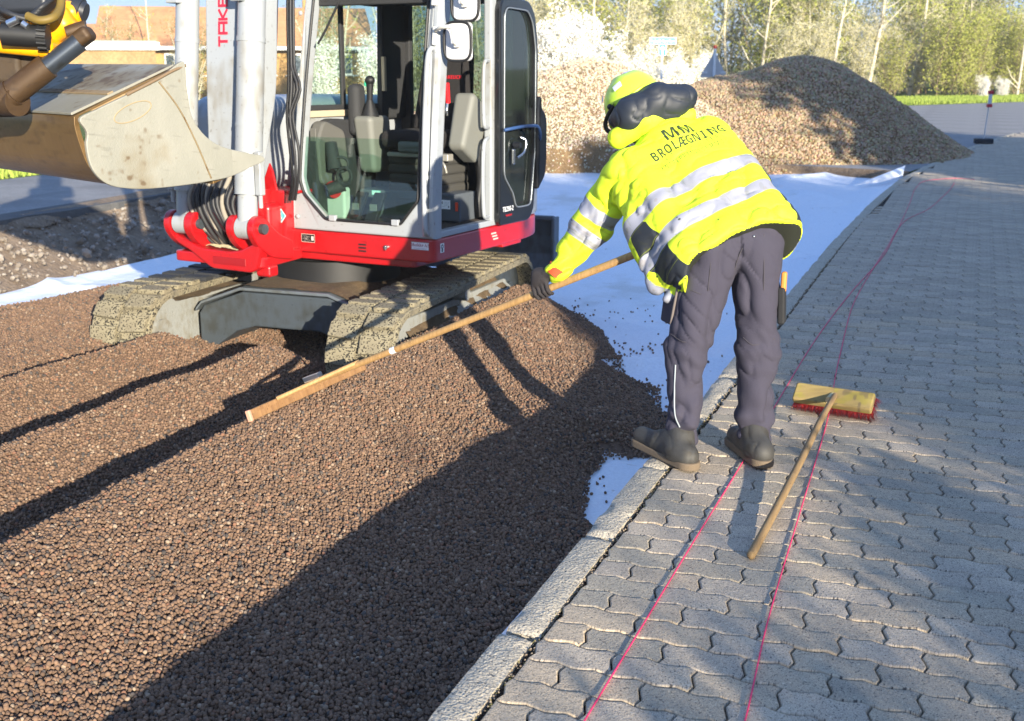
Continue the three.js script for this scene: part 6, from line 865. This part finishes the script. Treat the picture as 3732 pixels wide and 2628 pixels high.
// grass on the verge: real blades where the strip is in view
{
  const blade = new THREE.BufferGeometry(); blade.setAttribute('position', new THREE.Float32BufferAttribute([-0.012, 0, 0, 0.012, 0, 0, 0.006, 0.10, 0.02, 0, 0, -0.012, 0, 0, 0.012, -0.02, 0.09, 0.0], 3)); blade.setIndex([0, 1, 2, 3, 4, 5]); blade.computeVertexNormals();
  const list = [], m4 = new THREE.Matrix4(), q = new THREE.Quaternion(), e = new THREE.Euler(); const quad = [[-3.4, -43.6], [1.6, -50.6], [3.0, -58.6], [-5.2, -50.8]];
  for (let i = 0; i < 26000; i++) { const u = rnd() * 1.5 - 0.3, v = rnd(), a = quad[0].map((c, k) => c + (quad[1][k] - c) * u), b = quad[3].map((c, k) => c + (quad[2][k] - c) * u); list.push([a[0] + (b[0] - a[0]) * v, a[1] + (b[1] - a[1]) * v]); }
  for (let i = 0; i < 9000; i++) list.push([rr(-17.5, -12.6), rr(-18, -6)]); for (let i = 0; i < 7000; i++) list.push([rr(-24, -14), rr(-36, -27)]);
  const im = new THREE.InstancedMesh(blade, M(0xffffff, 0.9, { side: THREE.DoubleSide }), list.length); im.name = 'verge_grass';
  list.forEach(([x, z], i) => { const s = rr(0.6, 1.7); m4.compose(V(x, -0.03, z), q.setFromEuler(e.set(rr(-0.3, 0.3), rnd() * 6.28, rr(-0.3, 0.3))), V(s * 1.6, s, s * 1.6)); im.setMatrixAt(i, m4); im.setColorAt(i, new THREE.Color().setRGB(...mixc([0.16, 0.24, 0.03], [0.36, 0.44, 0.08], rnd()))); });
  kind(im, 'stuff'); im.castShadow = im.receiveShadow = true; im.userData.label = 'spring grass on the verges beyond the road'; scene.add(im);
}
// houses far left
{
  const tTile = tex(256, (u, v) => { const r = (v * 24) % 1, a = fbm(u * 6, v * 6, 111, 4, 6), b = hash(Math.floor(u * 30), Math.floor(v * 24), 3); return mixc([0.70, 0.52, 0.38], [0.85, 0.68, 0.50], a * 0.7 + b * 0.3).map((c) => c * (r < 0.12 ? 0.8 : 1)); });
  const mTile = M(0xffeede, 0.9, { map: again(tTile, 0.28) }), mBrick = M(0xf6eecb, 0.9, { map: again(tSand, 0.5) }), mTrimW = M(0xe8e8e4, 0.7), mPane = M(0x5c6a72, 0.15, { metalness: 0.2 });
  const h = thing('house', 'low yellow-brick house under a long orange tiled roof behind the boom', 'house', [-33.2, -0.03, -46.0], 0.62), L = 11.5, D = 7, E = 2.15, Rg = 3.95;
  mesh('wall', box(L, E, D, 0, E / 2, 0, 0.02), mBrick, h);
  const roof = mesh('roof', [side([[-D / 2 - 0.6, E - 0.05], [D / 2 + 0.6, E - 0.05], [D / 2 + 0.6, E + 0.08], [0, Rg + 0.12], [-D / 2 - 0.6, E + 0.08]], -L / 2 - 0.4, L / 2 + 0.4, 0.02)], mTile, h);
  mesh('skylight', box(1.5, 0.05, 1.1, 0, 0, 0, 0.01).rotateX(Math.atan2(Rg - E, D / 2 + 0.6)).translate(-2.6, 3.12, 2.0), M(0x8d9aa6, 0.25), roof); mesh('chimney', box(0.5, 0.7, 0.5, 3.4, Rg + 0.15, -0.2, 0.02), mBrick, roof);
  for (let i = 0; i < 6; i++) { const x = -4.6 + i * 1.85, wd = mesh('window', box(i % 3 ? 0.9 : 1.4, 0.95, 0.08, x, 1.45, D / 2 + 0.02, 0.01), mTrimW, h); for (const s of [-1, 1]) mesh('pane', box((i % 3 ? 0.9 : 1.4) / 2 - 0.1, 0.8, 0.02, x + s * (i % 3 ? 0.22 : 0.345), 1.45, D / 2 + 0.065, 0.003), mPane, wd); mesh('sill', box(1.5, 0.05, 0.14, x, 0.95, D / 2 + 0.05, 0.01), mTrimW, wd); }
  mesh('fascia', box(L + 0.8, 0.16, 0.05, 0, E + 0.0, D / 2 + 0.63, 0.01), mTrimW, h);
  const h2 = thing('house', 'smaller orange-roofed house above the flat garage roof', 'house', [-45.5, -0.03, -49.0], 0.70); mesh('wall', box(9, 2.0, 6, 0, 1.0, 0, 0.02), mBrick, h2); mesh('roof', side([[-3.6, 1.95], [3.6, 1.95], [3.6, 2.08], [0, 3.55], [-3.6, 2.08]], -4.9, 4.9, 0.02), mTile, h2); mesh('chimney', box(0.5, 0.7, 0.5, 2, 3.7, 0, 0.02), mBrick, h2);
  const g = thing('garage', 'flat-roofed pale garage with a white fascia behind the bucket', 'garage', [-29.2, -0.03, -31.2], 0.72); mesh('wall', box(5.0, 1.95, 4.6, 0, 0.975, 0, 0.02), M(0xe4dfd2, 0.9, { map: again(tSand, 0.3) }), g); mesh('fascia', box(5.3, 0.26, 4.9, 0, 2.08, 0, 0.02), mTrimW, g); mesh('roof_felt', box(5.1, 0.06, 4.7, 0, 2.23, 0, 0.01), M(0x8f8f8c, 0.9), g);
}
// shrubs and trees that stand to the right of the pavement, out of view, and shade it
{
  const put = (type, c, s, H, label, dx = 0) => { const X = s * Math.sin(SUN_AZ) + dx, Z = (c + Math.cos(SUN_AZ) * X) / Math.sin(SUN_AZ); grow(type, type === 'birch' || type === 'olive' ? 'roadside_tree' : 'hedge_shrub', label, type === 'birch' || type === 'olive' ? 'tree' : 'shrub', X, Z, H, 'plants right of the pavement, out of view'); };
  for (let i = 0; i < 12; i++) put(i % 3 === 2 ? 'twiggy' : 'hedge', 2.1 - i * 0.5 + rr(-0.12, 0.12), 5.2 + rr(-0.5, 0.5), rr(0.33, 0.44), 'shrub of the low hedge right of the pavement, out of view');
  for (let i = 0; i < 13; i++) put([5, 6, 10, 11, 12].includes(i) ? 'twiggy' : 'hedge', -4.3 - i * 0.56 + rr(-0.1, 0.1), 9.5 + rr(-0.8, 0.8), i > 9 ? 0.75 : rr(0.95, 1.2), 'taller shrub of the hedge right of the pavement, out of view');
  for (let i = 0; i < 8; i++) put('hedge', -13.5 - i * 0.62, 12 + rr(-1, 1), rr(1.5, 1.8), 'leafy tree right of the pavement, out of view');
}

// things of one kind are told apart by their order in the picture
{
  const words = ['first', 'second', 'third', 'fourth', 'fifth', 'sixth', 'seventh', 'eighth', 'ninth', 'tenth', 'eleventh', 'twelfth', 'thirteenth', 'fourteenth', 'fifteenth', 'sixteenth', 'seventeenth', 'eighteenth', 'nineteenth'], tens = ['twentieth', 'thirtieth', 'fortieth'], ord = (n) => n < 20 ? words[n - 1] : n % 10 === 0 ? tens[n / 10 - 2] : ['twenty', 'thirty', 'forty'][Math.floor(n / 10) - 2] + '-' + words[n % 10 - 1], by = {}, v = V();
  for (const o of scene.children) if (o.userData.group && o.userData.label && o.userData.category) (by[o.userData.label] ??= []).push(o);
  for (const list of Object.values(by)) if (list.length > 1) {
    const out = /out of view/.test(list[0].userData.label), key = (o) => out ? -o.position.z : v.copy(o.position).project(camera).x * Math.sign(1 - v.z); list.sort((a, b) => key(a) - key(b)).forEach((o, i) => { o.userData.label = out ? o.userData.label.replace(', out of view', '') + ', ' + ord(i + 1) + ' from the near end' : o.userData.label + ', ' + ord(i + 1) + ' from the left'; });
  }
}
renderer.render(scene, camera);
